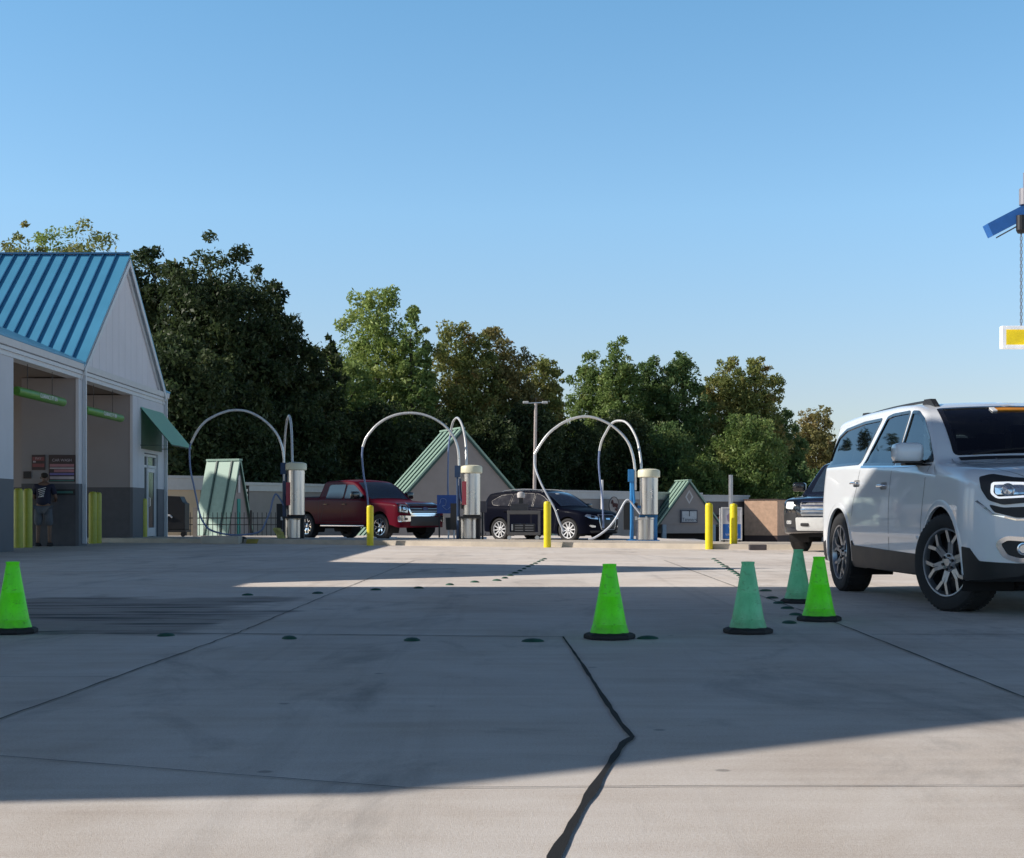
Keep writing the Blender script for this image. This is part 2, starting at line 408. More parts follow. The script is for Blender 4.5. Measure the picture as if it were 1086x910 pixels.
dup(c1, conept(850,642), .5, 'faded sea-green cone farther back, half behind the lime cone by the SUV')

# ------------------------------------------------------------------ vacuum island and kerbs
isl = MB()
fr = [(-13,39.2),(-9,38.0),(-5.7,36.7),(-.95,34.0),(.8,33.3),(4.2,31.4),(8,30.2),(16,29.8)]
N = len(fr); H = .115
vs = []
for x, y in fr: vs += [(x,y,-.02),(x,y+.02,H),(x,y+2.9,H),(x,y+2.92,-.12)]
for i in range(N-1):
    a = i*4; b = a+4
    isl.add([], [])
    for k in range(3): isl.f.append([a+k,b+k,b+k+1,a+k+1]); isl.mi.append(0)
isl.v = vs
tag(isl.build('kerb_island', M_kerb), kind='structure')
M_block = simple('dark_block', (.09,.08,.085), .8, var=.2)
for px0, px1, Y, lab in ((593,603,33.35,'dark grey block set against the kerb right of the middle yellow post'),(793.5,812,30.75,'long dark grey block against the kerb below the tan wall')):
    x0, x1 = gx(px0,Y), gx(px1,Y)
    b = MB().box(0,x1-x0,0,.12,0,.115); o = b.build('kerb_block', M_block, bevel=.012, loc=(x0,Y-.14,.003)); tag(o, lab, 'kerb block')
# pale bars painted as sunlit bits of kerb behind the vacuums
stops = [(306,319,'stop left of the red truck front wheel'),(338,367,''),(385,399,''),(413,421,''),(492,516,'')]
desc = ['pale wheel stop beside the rear tyre of the red pickup','long pale wheel stop under the doors of the red pickup','short pale wheel stop under the pickup front wheel','small pale wheel stop under the pickup bumper','pale wheel stop between the blue-posted vacuum and the dark crossover']
for (a,b,_), d in zip(stops, desc):
    Y = 41.3; x0, x1 = gx(a,Y), gx(b,Y)
    mb = MB().prism([(0,0),(.15,0),(.12,.12),(.03,.12)], 'x', 0, x1-x0)
    o = mb.build('wheel_stop', M_whitep, loc=(x0,Y,-.02), bevel=.008); tag(o, d, 'wheel stop', None)
# blocks at the left end
o = MB().box(0,.95,0,.5,0,.2).build('concrete_block', M_kerb, loc=(gx(213,36.6),36.6,.0), bevel=.02); tag(o,'long low concrete block under the green A-frame roof','concrete block')
o = MB().prism([(0,0),(.45,0),(.42,.12),(.03,.12)],'y',0,.18).build('wheel_stop', simple('stop_yellow',(.34,.27,.06),.7,var=.3), loc=(gx(260.5,37),37,0), bevel=.01); tag(o,'dull yellow wheel stop lying right of the concrete block','wheel stop')
o = MB().lathe([(.18,0),(.24,.03),(.24,.15),(.18,.18)],n=20).build('tyre', M_rubber, loc=(gx(251.5,37.3),37.3,.0), smooth=40); tag(o,'dark rubber ring lying between the concrete block and the yellow wheel stop','tyre')

# ------------------------------------------------------------------ yellow posts
def post(r, h): return MB().lathe([(r,0),(r,h-r*.8),(r*.94,h-r*.45),(r*.72,h-r*.15),(r*.35,h-.01),(.002,h)], n=20)
def put_posts(lst, r, h, mat, grp):
    src = post(r,h).build('bollard', mat, smooth=40); f = True
    for (px, Y, z, hh, lab) in lst:
        o = src if f else src.copy()
        if not f: COL.objects.link(o)
        f = False
        o.location = (gx(px,Y),Y,z); o.scale = (1,1,hh/h); tag(o, lab, 'bollard', grp)
put_posts([(392.5,34.9,-.01,.98,'yellow steel post in shade in front of the red pickup'),
           (580.5,33.0,0,1.05,'yellow steel post standing in front of the dark rolling cart'),
           (752,31.3,0,1.0,'left of the two yellow posts beside the blue and white A-board'),
           (778,31.5,0,.99,'yellow post standing right in front of the blue and white A-board')], .083, 1.0, M_yellow, 'slim yellow posts along the vacuum kerb')
M_yel2 = simple('yellow_green_post', (.42,.42,.05), .45, var=.12, scale=7)
put_posts([(19.5,32.7,0,1.34,'leftmost thick yellow post in the wash bay mouth'),
           (29.5,33.0,0,1.34,'thick yellow post right beside the person in the wash bay'),
           (98.3,37.2,0,1.33,'left one of the pair of thick yellow posts before the second bay'),
           (103.6,37.6,0,1.32,'right one of the pair of thick yellow posts before the second bay'),
           (152.3,40.5,.03,1.16,'olive yellow post in front of the glass office door')], .1, 1.3, M_yel2, 'thick yellow posts guarding the wash bays')
# ------------------------------------------------------------------ car wash building
WX = -10.2
B = thing('car_wash_building', 'car wash building with blue seamed metal roof, white gable and open bays', 'building', (WX,30,0))
def bb(mb, name, mat, parent=B, **k):
    mb.xf(Matrix.Translation((-WX,-30,0))); return mb.build(name, mat, parent, **k)
WT = 1.47
def wallseg(mbw, mbg, x0, x1, y0, y1, ztop=3.95):
    mbw.box(x0,x1,y0,y1,WT,ztop); mbg.box(x0-.004,x1+.004,y0-.004,y1+.004,0,WT)
piers = [(13.7,15.3),(19.0,20.0),(23.9,24.9),(28.8,29.9),(34.4,35.05),(39.3,39.85)]
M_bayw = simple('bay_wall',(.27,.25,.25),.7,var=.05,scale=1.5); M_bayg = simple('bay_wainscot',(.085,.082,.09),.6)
for a,b in piers:
    w1, g1 = MB(), MB(); wallseg(w1,g1,WX-.07,WX,a,b); bb(w1,'pier_wall',M_white); bb(g1,'pier_wainscot',M_grey)
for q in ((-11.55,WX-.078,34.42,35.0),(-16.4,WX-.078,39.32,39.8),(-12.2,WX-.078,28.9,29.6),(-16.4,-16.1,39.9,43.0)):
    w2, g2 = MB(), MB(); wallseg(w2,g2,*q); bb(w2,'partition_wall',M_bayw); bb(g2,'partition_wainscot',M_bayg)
# office bay wall with openings for door
dy0, dy1 = 40.55, 42.1
for q in ((WX-.2,WX,39.86,dy0),(WX-.2,WX,dy1,42.96),(-16.0,WX-.21,42.76,42.96)):
    w3, g3 = MB(), MB(); wallseg(w3,g3,*q); bb(w3,'office_wall',M_white); bb(g3,'office_wainscot',M_grey)
bb(MB().box(WX-.2,WX,dy0+.001,dy1-.001,2.45,3.95),'office_wall',M_white)
bb(MB().box(WX-.28,WX+.02,13.7,42.98,3.952,4.12),'lintel',M_trim)
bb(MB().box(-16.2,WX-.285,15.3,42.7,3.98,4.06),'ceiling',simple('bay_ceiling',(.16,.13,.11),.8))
gt = MB(); prof = [(WX+.0,4.13),(WX+.09,4.15),(WX+.11,4.29),(WX+.0,4.29)]
gt.prism(prof,'y',13.7,43.1); gt.prism([(WX+.022,4.05),(WX+.06,4.05),(WX+.06,4.127),(WX+.022,4.127)],'y',13.7,43.0)
go = bb(gt,'gutter',M_trim)
for y in (34.72,42.88): bb(MB().box(WX+.005,WX+.09,y-.04,y+.04,.05,4.12),'downspout',M_trim)
# main low roof (eave along the wall, ridge parallel to it)
lr = MB(); S = .42; xe, ze = WX+.10, 4.30; xr = -15.6; zr = ze+S*(xe-xr)
lr.slab((xe,13.6,ze),(xe,34.75,ze),(xr,34.75+.0,zr),(xr,13.6,zr),(0,0,.05))
lr.slab((xe,42.6,ze),(xe,43.2,ze),(xr,43.2,zr),(xr,42.6,zr),(0,0,.05))
lr.slab((xr,13.6,zr),(xr,43.2,zr),(-20.6,43.2,ze),(-20.6,13.6,ze),(0,0,.05))
lr.slab((xe-1.0,34.0,ze+.42),(xe-1.0,43.2,ze+.42),(xr,43.2,zr-.003),(xr,34.0,zr-.003),(0,0,-.03))
bb(lr,'roof',M_blueroof)
# cross gables
def gable(yc, half, zp, first=True):
    z0 = 4.28; sl_ = (zp-z0)/half
    t = MB(); t.prism([(yc-half+.05,z0),(yc+half-.05,z0),(yc,zp-.1)],'x',WX-.12,WX-.02)
    fr_ = bb(t,'gable_wall',simple('gable_siding',(.68,.66,.69),.7,var=.04,scale=1))
    gv = MB()
    k = -int(half/.6)
    while k*.6 < half-.3:
        y = yc+k*.6; hh = (half-abs(k*.6))*sl_-.2
        if hh > .2: gv.box(WX-.02,WX-.017,y-.004,y+.004,z0+.02,z0+hh)
        k += 1
    gv.mi = [0]*len(gv.f); gv.xf(Matrix.Translation((-WX,-30,0))); gv.build('siding_line', simple('siding_line',(.645,.625,.655),.7), fr_)
    r = MB(); sg = MB(); xo = WX+.11; xi = -20.0
    for s in (-1,1):
        ye = yc+s*(half+.12); zee = z0-.12*sl_+.04
        r.slab((xo,ye,zee),(xo,yc,zp+.04),(xi,yc,zp+.04),(xi,ye,zee),(0,0,.06))
        x = xo-.35
        while x > xi+1:
            n = Vector((0,s*sl_,1)).normalized()
            a = Vector((x,ye,zee+.06)); b = Vector((x,yc,zp+.10)); wv = Vector((.013,0,0)); h = n*.045
            sg.add([a-wv,a+wv,b+wv,b-wv,a-wv+h,a+wv+h,b+wv+h,b-wv+h],[(4,5,6,7),(0,1,5,4),(1,2,6,5),(2,3,7,6),(3,0,4,7)])
            x -= .335
    sg.box(xi+.5,xo+.01,yc-.09,yc+.09,zp+.105,zp+.15)
    ro = bb(r,'gable_roof',M_blueroof); sg.xf(Matrix.Translation((-WX,-30,0))); sg.build('roof_seam', M_seam, ro)
    rk = MB()
    for s in (-1,1):
        ye = yc+s*(half+.08); zee = z0-.08*sl_
        rk.slab((WX-.015,ye,zee),(WX-.015,yc,zp),(WX+.08,yc,zp),(WX+.08,ye,zee),(0,0,.035))
        rk.slab((WX+.10,ye,zee-.02),(WX+.10,yc,zp-.02),(WX+.125,yc,zp-.02),(WX+.125,ye,zee-.02),(0,0,-.17))
        rk.slab((WX-.014,ye,zee-.0),(WX-.014,yc,zp-.0),(WX+.03,yc,zp),(WX+.03,ye,zee),(0,0,-.3))
    bb(rk,'rake_board',M_trim)
gable(38.6,4.0,7.5)
gable(18.9,3.5,8.15)
# tall tunnel block of the same building, outside the frame to the left (casts the foreground shadow)
tb = MB(); P = [(2.85,0),(13.7,0),(13.7,8.4),(7.6,11.5),(2.85,5.9)]
tb.prism(P,'x',-17.5,WX-.0)
bb(tb,'tunnel_block',M_white)
bb(MB().box(-25.9,-20.8,43.4,47.6,0,11.1),'rear_block',M_white)  # unseen block added to put the red pickup in shade
ps = thing('pole_sign','grey panel sign on a steel pole beyond the left edge of the lot','sign',(-30,56.6,1.15))  # unseen panel added to throw a shade patch on the kiosk roof
MB().tube([(0,0,-2),(0,0,9.8)],.05,8).build('pole', M_alloy, ps)
MB().prism([(-1.1,9.9),(.2,10.2),(.95,10.7),(.85,12.0),(-.25,12.5),(-1.1,11.6)],'x',-.05,.05).build('panel', M_white, ps)
tr = MB(); 
tr.slab((WX+.0,2.84,5.9),(WX+.0,7.6,11.5),(-17.6,7.6,11.5),(-17.6,2.84,5.9),(0,0,.05)); tr.slab((WX+.0,13.71,8.4),(WX,7.6,11.5),(-17.6,7.6,11.5),(-17.6,13.71,8.4),(0,0,.05))
bb(tr,'tunnel_roof',M_blueroof)
# office door and windows
M_wglass = glassmat('office_glass',(.2,.22,.24),.15,.08)
D = bb(MB().box(WX-.12,WX-.04,dy0+.02,dy0+.08,.1,2.43).box(WX-.12,WX-.04,dy1-.08,dy1-.02,.1,2.43).box(WX-.12,WX-.04,dy0+.08,dy1-.08,2.36,2.43)
        .box(WX-.12,WX-.04,dy0+.08,dy1-.08,2.05,2.12).box(WX-.12,WX-.04,dy0+.5,dy0+.56,.1,2.36),'door_frame',M_trim)
def sub(mb, name, mat, par, **k):
    mb.xf(Matrix.Translation((-WX,-30,0))); return mb.build(name, mat, par, **k)
sub(MB().box(WX-.09,WX-.08,dy0+.08,dy1-.08,2.12,2.36).box(WX-.09,WX-.08,dy0+.08,dy0+.5,.75,2.05),'window_pane',M_wglass,D)
sub(MB().box(WX-.118,WX-.06,dy0+.08,dy0+.5,.1,.75),'lower_panel',M_grey,D)
d2 = MB(); a, b = dy0+.575, dy1-.1
d2.box(WX-.1,WX-.05,a,a+.09,.12,2.04).box(WX-.1,WX-.05,b-.09,b,.12,2.04).box(WX-.1,WX-.05,a+.09,b-.09,1.93,2.04).box(WX-.1,WX-.05,a+.09,b-.09,.12,.36)
DR = bb(d2,'door',M_trim)
sub(MB().box(WX-.08,WX-.07,a+.09,b-.09,.36,1.93),'glass',M_wglass,DR)
sub(MB().tube([(WX-.05,a+.05,.95),(WX+.0,a+.05,.98),(WX+.0,a+.05,1.2),(WX-.05,a+.05,1.23)],.014),'handle',M_alloy,DR)
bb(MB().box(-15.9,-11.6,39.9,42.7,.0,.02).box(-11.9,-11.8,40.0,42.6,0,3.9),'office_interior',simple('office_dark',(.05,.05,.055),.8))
sw = MB().prism([(WX,39.9),(WX+1.2,39.9),(WX+1.4,43.6),(-16,43.6),(-16,43.1),(WX,43.1)],'z',0,.03)
bb(sw,'doorstep',M_kerb)
# awning
aw = MB(); y0,y1 = 40.1,42.6; A0,A1 = (WX+.01,3.68),(WX+.86,2.66)
aw.slab((A0[0],y0,A0[1]),(A0[0],y1,A0[1]),(A1[0],y1,A1[1]),(A1[0],y0,A1[1]),(.01,0,.012))
M_awn = simple('green_canvas',(.52,.82,.70),.6,var=.06)
_nt = M_awn.node_tree; _t = _nt.nodes.new('ShaderNodeBsdfTranslucent'); _t.inputs[0].default_value = (.5,.8,.62,1); _m = _nt.nodes.new('ShaderNodeMixShader'); _m.inputs[0].default_value = .55
_o = [n for n in _nt.nodes if n.type == 'OUTPUT_MATERIAL'][0]; _nt.links.new(_nt.nodes['Principled BSDF'].outputs[0], _m.inputs[1]); _nt.links.new(_t.outputs[0], _m.inputs[2]); _nt.links.new(_m.outputs[0], _o.inputs[0])
AW = bb(aw,'awning',M_awn)
fr2 = MB()
for y in (y0+.02,y1-.02):
    fr2.tube([(A0[0],y,A0[1]-.03),(A1[0],y,A1[1]-.02),(WX,y,A1[1]-.02)],.012,6)
fr2.tube([(A1[0],y0,A1[1]-.02),(A1[0],y1,A1[1]-.02)],.014,6)
sub(fr2,'awning_frame',M_greenseam,AW)
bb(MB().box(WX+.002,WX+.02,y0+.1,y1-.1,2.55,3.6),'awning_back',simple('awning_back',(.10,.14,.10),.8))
# clearance tubes (hang on chains: things of their own)
M_lim = simple('lime_tube',(.10,.27,.035),.45,var=.12,scale=5)
def ctube(ya, yb, z, lab):
    t = thing('clearance_bar', lab, 'clearance bar', (WX-.15,(ya+yb)/2,z), 0, 'green clearance tubes hanging in the wash bays')
    L = (yb-ya)/2
    MB().lathe([(.02,-L),(.085,-L+.01),(.10,-L+.05),(.10,L-.05),(.085,L-.01),(.02,L)],axis='y',n=20).build('tube',M_lim,t,smooth=50)
    x = text_mb('CLEARANCE 7FT 0IN', .13, .002); x.xf(Matrix.Translation((.103,.25,.0))@Matrix.Rotation(PI/2,4,'Z')@Matrix.Rotation(PI/2,4,'X'))
    x.build('lettering', M_whitep, t)
    for y in (-L*.55,L*.5): MB().tube([(0,y,.08),(0,y,3.97-z)],.008,5).build('chain', M_black, t)
ctube(30.5,33.7,3.33,'green clearance tube hanging in the left wash bay')
ctube(35.4,38.7,3.28,'green clearance tube hanging in the second wash bay')
# signs on bay partition (facing the camera)
YS = 34.41
def bsign(px0,px1,py0,py1,bands,name,lab,txt=None,d=.02):
    a = at(px0,py1,YS); b = at(px1,py0,YS)
    W_, H_ = b.x-a.x, b.z-a.z
    t = thing(name, lab, 'sign', (a.x,YS,a.z)); 
    MB().box(0,W_,-d,-.002,0,H_).build('panel', bands[0], t)
    for i,(u0,u1,v0,v1,m) in enumerate(bands[1:]):
        MB().box(W_*u0,W_*u1,-d-.004,-d-.001,H_*v0,H_*v1).build('stripe', m, t)
    if txt:
        for (s,size,u,v,m) in txt:
            q = text_mb(s,size,.001); q.xf(Matrix.Translation((W_*u,-d-.007,H_*v))@Matrix.Rotation(PI/2,4,'X')); q.build('lettering',m,t)
cdark = simple('sign_dark',(.05,.03,.03),.5); cred = simple('sign_maroon',(.22,.06,.06),.5); cpink = simple('sign_pink',(.36,.16,.18),.5)
cblue = simple('sign_violet',(.16,.14,.34),.5); clite = simple('sign_pale',(.45,.38,.40),.5); cgrn = simple('sign_teal',(.05,.16,.14),.5)
bsign(34,48,482.5,498.5,[cdark,(.05,.95,.62,.86,cred),(.05,.95,.2,.42,cred),(.1,.3,.5,.6,clite)],'wall_sign','small dark red notice on the bay wall above the person',[('PAY',.08,.5,.75,clite)])
bsign(52,80,482.5,511,[cdark,(.04,.96,.56,.66,cpink),(.04,.96,.48,.53,clite),(.2,.96,.36,.46,cpink),(.04,.96,.25,.33,cblue),(.04,.96,.1,.2,clite),(.04,.96,.02,.07,cgrn)],'price_board','large striped price board on the bay wall right of the person',[('CAR WASH',.09,.5,.8,clite)])
bsign(25,33,500,507.5,[cdark,(.1,.9,.1,.9,simple('sign_blk',(.02,.02,.022),.5))],'wall_sign','tiny black plate on the bay wall left of the person')
bsign(57,80,519,525,[simple('sign_blk',(.02,.02,.022),.5),(.1,.9,.3,.7,cgrn)],'wall_sign','long narrow black strip sign on the grey wall below the price board')

# ------------------------------------------------------------------ shopping strip behind, on lower ground
def bl(name, label, loc, rz=0): return thing(name, label, 'building', loc, rz)
def wing(label, p0, p1, ztop, zpar, depth, mat, name='shop_building', base=-2.05):
    """wall from p0 to p1 (plan), parapet band zpar..ztop"""
    a, b = Vector(p0), Vector(p1); L = (b-a).length; ang = math.atan2(b.y-a.y,b.x-a.x)
    t = bl(name, label, (a.x,a.y,base), ang)
    MB().box(0,L,0,depth,0,zpar-base).build('wall', mat, t)
    MB().box(-.1,L+.1,-.1,depth+.1,zpar-base+.003,ztop-.12-base).box(-.16,L+.16,-.16,depth+.16,ztop-.118-base,ztop-base).build('parapet', M_parap, t)
    return t, L
def agable(label, parent, u, half, z0, zp, proj, base, back=3.0, name='gable', diamond=True, roofm=M_greenroof, op=False):
    """A-frame gable on a wing: local x along wall, -y outwards"""
    tri = MB().prism([(u-half,z0-base),(u+half,z0-base),(u,zp-base)],'y',-proj+.25,-proj+.1)
    tri.build('gable_wall', M_grayst, parent)
    r, sg = MB(), MB(); sl_ = (zp-z0)/half
    for s in (-1,1):
        xe_ = u+s*(half+.12); ze_ = z0-.12*sl_
        r.slab((xe_,-proj,ze_-base),(u,-proj,zp-base),(u,back,zp-base),(xe_,back,ze_-base),(s*.07,0,.05))
        for k in range(7):
            y = -proj+.35+k*.72
            if y > back: break
            a = Vector((xe_+s*.06,y,ze_-base+.06)); b = Vector((u+s*.06,y,zp-base+.06)); n = Vector((s*sl_,0,1)).normalized()*.05; wv = Vector((0,.035,0))
            sg.add([a-wv,a+wv,b+wv,b-wv,a-wv+n,a+wv+n,b+wv+n,b-wv+n],[(4,5,6,7),(0,1,5,4),(1,2,6,5),(2,3,7,6),(3,0,4,7)])
        sg.slab((xe_+s*.02,-proj-.02,ze_-base-.04),(u,-proj-.02,zp-base-.02),(u,-proj+.08,zp-base-.02),(xe_+s*.02,-proj+.08,ze_-base-.04),(s*.03,0,-.14))
    ro = r.build('gable_roof', roofm, parent); sg.build('roof_seam', M_greenseam, ro)
    MB().box(u-.12,u+.12,-proj-.02,back,zp-base+.05,zp-base+.13).build('ridge_cap', roofm, parent)
    if diamond:
        d = MB(); w_, h_ = half*.13, half*.22; zc = zp-base-(zp-z0)*.36; yy = -proj+.09
        o_ = [(w_,0),(0,h_),(-w_,0),(0,-h_)]; i_ = [(a*.62,b*.68) for a,b in o_]
        vs = [(u+a,yy,zc+b) for a,b in o_]+[(u+a,yy,zc+b) for a,b in i_]
        d.add(vs,[(k,(k+1)%4,(k+1)%4+4,k+4) for k in range(4)]); d.build('diamond_ornament', M_parap, parent)
# A: cream block at far left
t,L = wing('cream walled low shop block just right of the car wash corner', (gx(160,62),60.6), (gx(212.5,62),62), 2.35, 1.75, 8, M_cream)
# B: grey wall behind the railing and pickup
tB,LB = wing('long low grey shop wall with pale parapet behind the railing', (gx(213,62.4),62.4), (gx(455,76),76), 2.14, 1.75, 9, M_grayst)
# hut: steep A-frame seen almost from the side
pa = Vector((gx(243,59.5),59.5)); 
th = bl('a_frame_kiosk','steep A-frame kiosk with pale green seamed roof behind the railing',(pa.x,pa.y,-2.05),math.radians(66))
agable('',th,0,1.45,-2.0,2.85,.55,-2.05,back=1.05,diamond=False)
MB().box(-.10,.10,-.49,-.45,1.2,3.4).build('banner', simple('teal_banner',(.03,.25,.22),.6), th)
MB().cbox((0,-.48,4.0),(.14,.03,.7)).build('ornament', M_parap, th)
MB().box(-1.15,1.15,-.25,.95,0,.7).build('base_wall', M_grayst, th)
# vertical small sign right of hut
s_ = at(261.3,529,60.5); o = MB().box(-.1,.1,0,.1,-.55,.55).build('blade_sign', M_black, loc=s_); tag(o,'narrow black vertical sign with pale marks right of the A-frame kiosk','sign')
q = MB()
for k in range(5): q.box(-.05,.06,-.008,-.003,.3-k*.2,.4-k*.2)
q.build('lettering', M_whitep, o)
# gable 2 behind pickup
p2 = at(484,457,66.0)
t2 = bl('gabled_shop','big grey gabled shop front with green roof behind the red pickup',(p2.x,p2.y,-2.05),math.radians(20))
agable('',t2,0,5.0,-1.0+.0,p2.z,.9,-2.05,back=2.2,diamond=False)
MB().box(-4.6,4.6,-.5,2.0,0,1.6).build('base_wall', M_grayst, t2)
# C
tC,LC = wing('grey shop wall with round logo between the dark crossover and vacuum', (gx(520,80),80), (gx(742,97),97), 2.12, 1.62, 9, M_grayst)
tD,LD = wing('low grey shop block with dark windows behind the A-board', (gx(738,98),98), (gx(792,101),101), 2.0, 1.55, 9, simple('shop_grey_dark',(.15,.135,.13),.85))
sf = MB().box(.2,LD-.2,-.3,-.12,.2,2.7); sf.build('shopfront', M_dark, tD)
MB().box(.9,2.0,-.36,-.31,2.2,2.55).build('shop_sign', simple('dull_red_sign',(.3,.05,.05),.6), tD)
tE = bl('tan_wall_building','sunlit tan brick wall block between the A-board and the black SUV',(gx(789.5,100),100,-2.6),math.radians(-30))
M_tan = simple('tan_brick',(.55,.36,.245),.85,var=.16,scale=3.5,bump=.2)
Lt = gx(826,98.5)-gx(789.5,100); MB().box(0,Lt*1.13,0,6,1.85,4.25).build('wall', M_tan, tE); MB().box(0,Lt*1.13,.02,6,0,1.84).build('base_wall', simple('brown_base',(.07,.045,.04),.8), tE)
MB().box(-.05,Lt*1.16,-.05,6,4.253,4.33).build('coping', simple('brown_base',(.07,.045,.04),.8), tE)
wing('short grey wall right of the tan brick wall', (gx(825,103),103), (gx(880,104),104), 1.7, 1.4, 6, simple('shop_grey_mid',(.20,.20,.21),.85), base=-2.6)
# round logo sign on C
ls = thing('round_shop_sign','round outlined shop sign with dark script on the grey wall left of the vacuum','sign',at(650.5,536,88.5)+Vector((0,-.6,0)),math.atan2(17,gx(742,97)-gx(520,80)))
MB().lathe([(.50,0),(.50,.05)],axis='y',n=32).build('disc', simple('sign_disc',(.30,.27,.26),.6), ls)
rg = MB().lathe([(.50,-.02),(.53,-.02),(.53,.03),(.50,.03)],axis='y',n=32,cap=False); rg.build('rim', simple('rim_dark',(.05,.05,.06),.6), ls)
q = MB().tube(catmull([(-.3,-.04,.1),(-.2,-.04,.3),(-.1,-.04,-.1),(0,-.04,.12),(.08,-.04,-.08),(.16,-.04,.12),(.22,-.04,-.1),(.3,-.04,.1),(.25,-.04,-.3),(.1,-.04,-.2)]),.035,5); q.build('script', simple('script_dark',(.08,.02,.02),.6), ls)
# gable 3 with tenant sign
p3 = at(725,511,93.0)
t3 = bl('gabled_shop','small grey gabled entrance with diamond and letter T sign behind the vacuum',(p3.x,p3.y,-2.1),math.radians(12))
b3 = -2.1; z3 = CAMZ-(556-HZ)*93/F
agable('',t3,0,2.05,z3,p3.z,1.2,b3,back=1.5)
MB().box(-1.75,1.75,-1.05,1.4,1.6,z3-b3).build('soffit', M_grayst, t3)
for x_ in (-1.75,1.5): MB().box(x_,x_+.25,-1.1,-.85,0,z3-b3-.01).build('column', simple('column_blue',(.25,.33,.4),.7), t3)
MB().box(-1.6,1.6,-.1,1.3,0,1.6).build('shopfront', M_dark, t3)
a = at(717.5,554.5,91.7); b = at(736,541,91.7)
sg3 = MB().box(a.x-p3.x,b.x-p3.x,-1.25,-1.12,a.z-b3,b.z-b3).build('sign_box', simple('sign_navy',(.06,.07,.10),.5), t3)
MB().box(a.x-p3.x+.07,b.x-p3.x-.07,-1.27,-1.252,a.z-b3+.07,b.z-b3-.07).build('sign_face', simple('sign_face',(.42,.46,.50),.5), sg3)
for s,sz,dz in (('T',.55,.17),('Tanners',.30,-.2)):
    q = text_mb(s,sz,.002); q.xf(Matrix.Translation(((a.x+b.x)/2-p3.x,-1.275,(a.z+b.z)/2-b3+dz))@Matrix.Rotation(PI/2,4,'X')); q.build('lettering', simple('sign_ink',(.02,.03,.05),.5), sg3)
# railing on the lot edge
M_rail = simple('rail_black',(.02,.022,.025),.5)
def railing(px0, px1, Y0, Y1, z0, z1, lab):
    a = Vector((gx(px0,Y0),Y0,z0)); b = Vector((gx(px1,Y1),Y1,z0)); t = thing('railing', lab, 'railing', a, math.atan2(b.y-a.y,b.x-a.x))
    L = (b-a).length; H_ = z1-z0; p = MB(); n = int(L/.16)
    for i in range(n+1):
        x = L*i/n; p.box(x-.012,x+.012,-.012,.012,0,H_)
    p.build('picket', M_rail, t); tag(t.children[0], kind='stuff')
    MB().box(0,L,-.02,.02,H_*.78,H_*.78+.04).box(0,L,-.02,.02,H_*.12,H_*.12+.04).box(0,L,-.02,.02,H_*.55,H_*.55+.03).build('rail', M_rail, t)
    k = 0
    while k*2.4 <= L: MB().box(k*2.4-.04,k*2.4+.04,-.04,.04,0,H_+.08).build('post', M_rail, t); k += 1
railing(197,330,54.5,54.9,-.25,.80,'black picket railing in front of the A-frame kiosk and grey shop wall')
railing(500,545,54,54,-.6,.05,'low black picket railing under the big gabled shop front')
# wooden post of the railing, black bin
o = MB().box(-.07,.07,-.07,.07,0,1.05).build('timber_post', M_wood, loc=(gx(207,52),52,-.07)); tag(o,'short weathered timber post at the left end of the railing','post')
bn = thing('waste_skip','black metal bin with a white arc mark beyond the car wash corner','bin',(gx(187,50.5),50.5,0))
MB().prism([(-.55,.2),(.38,.2),(.38,1.1),(.30,1.15),(.20,1.35),(-.55,1.38)],'y',-.35,.35).build('body', M_black, bn, bevel=.02)
MB().box(-.6,.42,-.4,.4,.12,.2).build('frame', M_rail, bn)
for x in (-.45,.3): MB().lathe([(.07,-.03),(.09,0),(.07,.03)],axis='y',n=14,c=(x,-.3,.05)).build('wheel', M_rubber, bn)
q = MB().tube(catmull([(-.32,-.36,.62),(-.25,-.365,.68),(-.14,-.365,.69),(-.06,-.36,.62)]),.03,6); q.build('arc_mark', M_whitep, bn)
# slim poles
o = MB().tube([(0,0,0),(0,0,5.2)],.10,8).build('steel_pole', simple('grey_galv',(.35,.36,.38),.4,metal=.5), loc=(gx(775,70),70,-2.6)); tag(o,'slim grey pole rising behind the blue and white A-board','pole')
lp = thing('light_pole','tall slim lot light pole with two small heads before the trees','light pole',(gx(565.5,75),75,-2.05))
MB().tube([(0,0,0),(.13,0,8.45)],[.10,.075],10).build('pole', simple('pole_pale',(.44,.38,.35),.7), lp)
MB().tube([(-.35,0,8.46),(.55,0,8.5)],.03,6).build('arm', M_alloy, lp)
for x in (-.38,.60): MB().cbox((x,0,8.5),(.30,.22,.12)).build('lamp_head', M_parap, lp, bevel=.03)
MB().tube([(.13,0,8.45),(.14,0,8.75)],.02,6).build('photocell', M_black, lp)
o = MB().tube([(0,0,0),(0,0,2.4)],.05,8).build('white_post', M_whitep, loc=(gx(638.5,58),58,-.3)); o.scale=(1,1,(CAMZ+35*58/F+.3)/2.4); tag(o,'slim white post seen through the vacuum hose arch','post')
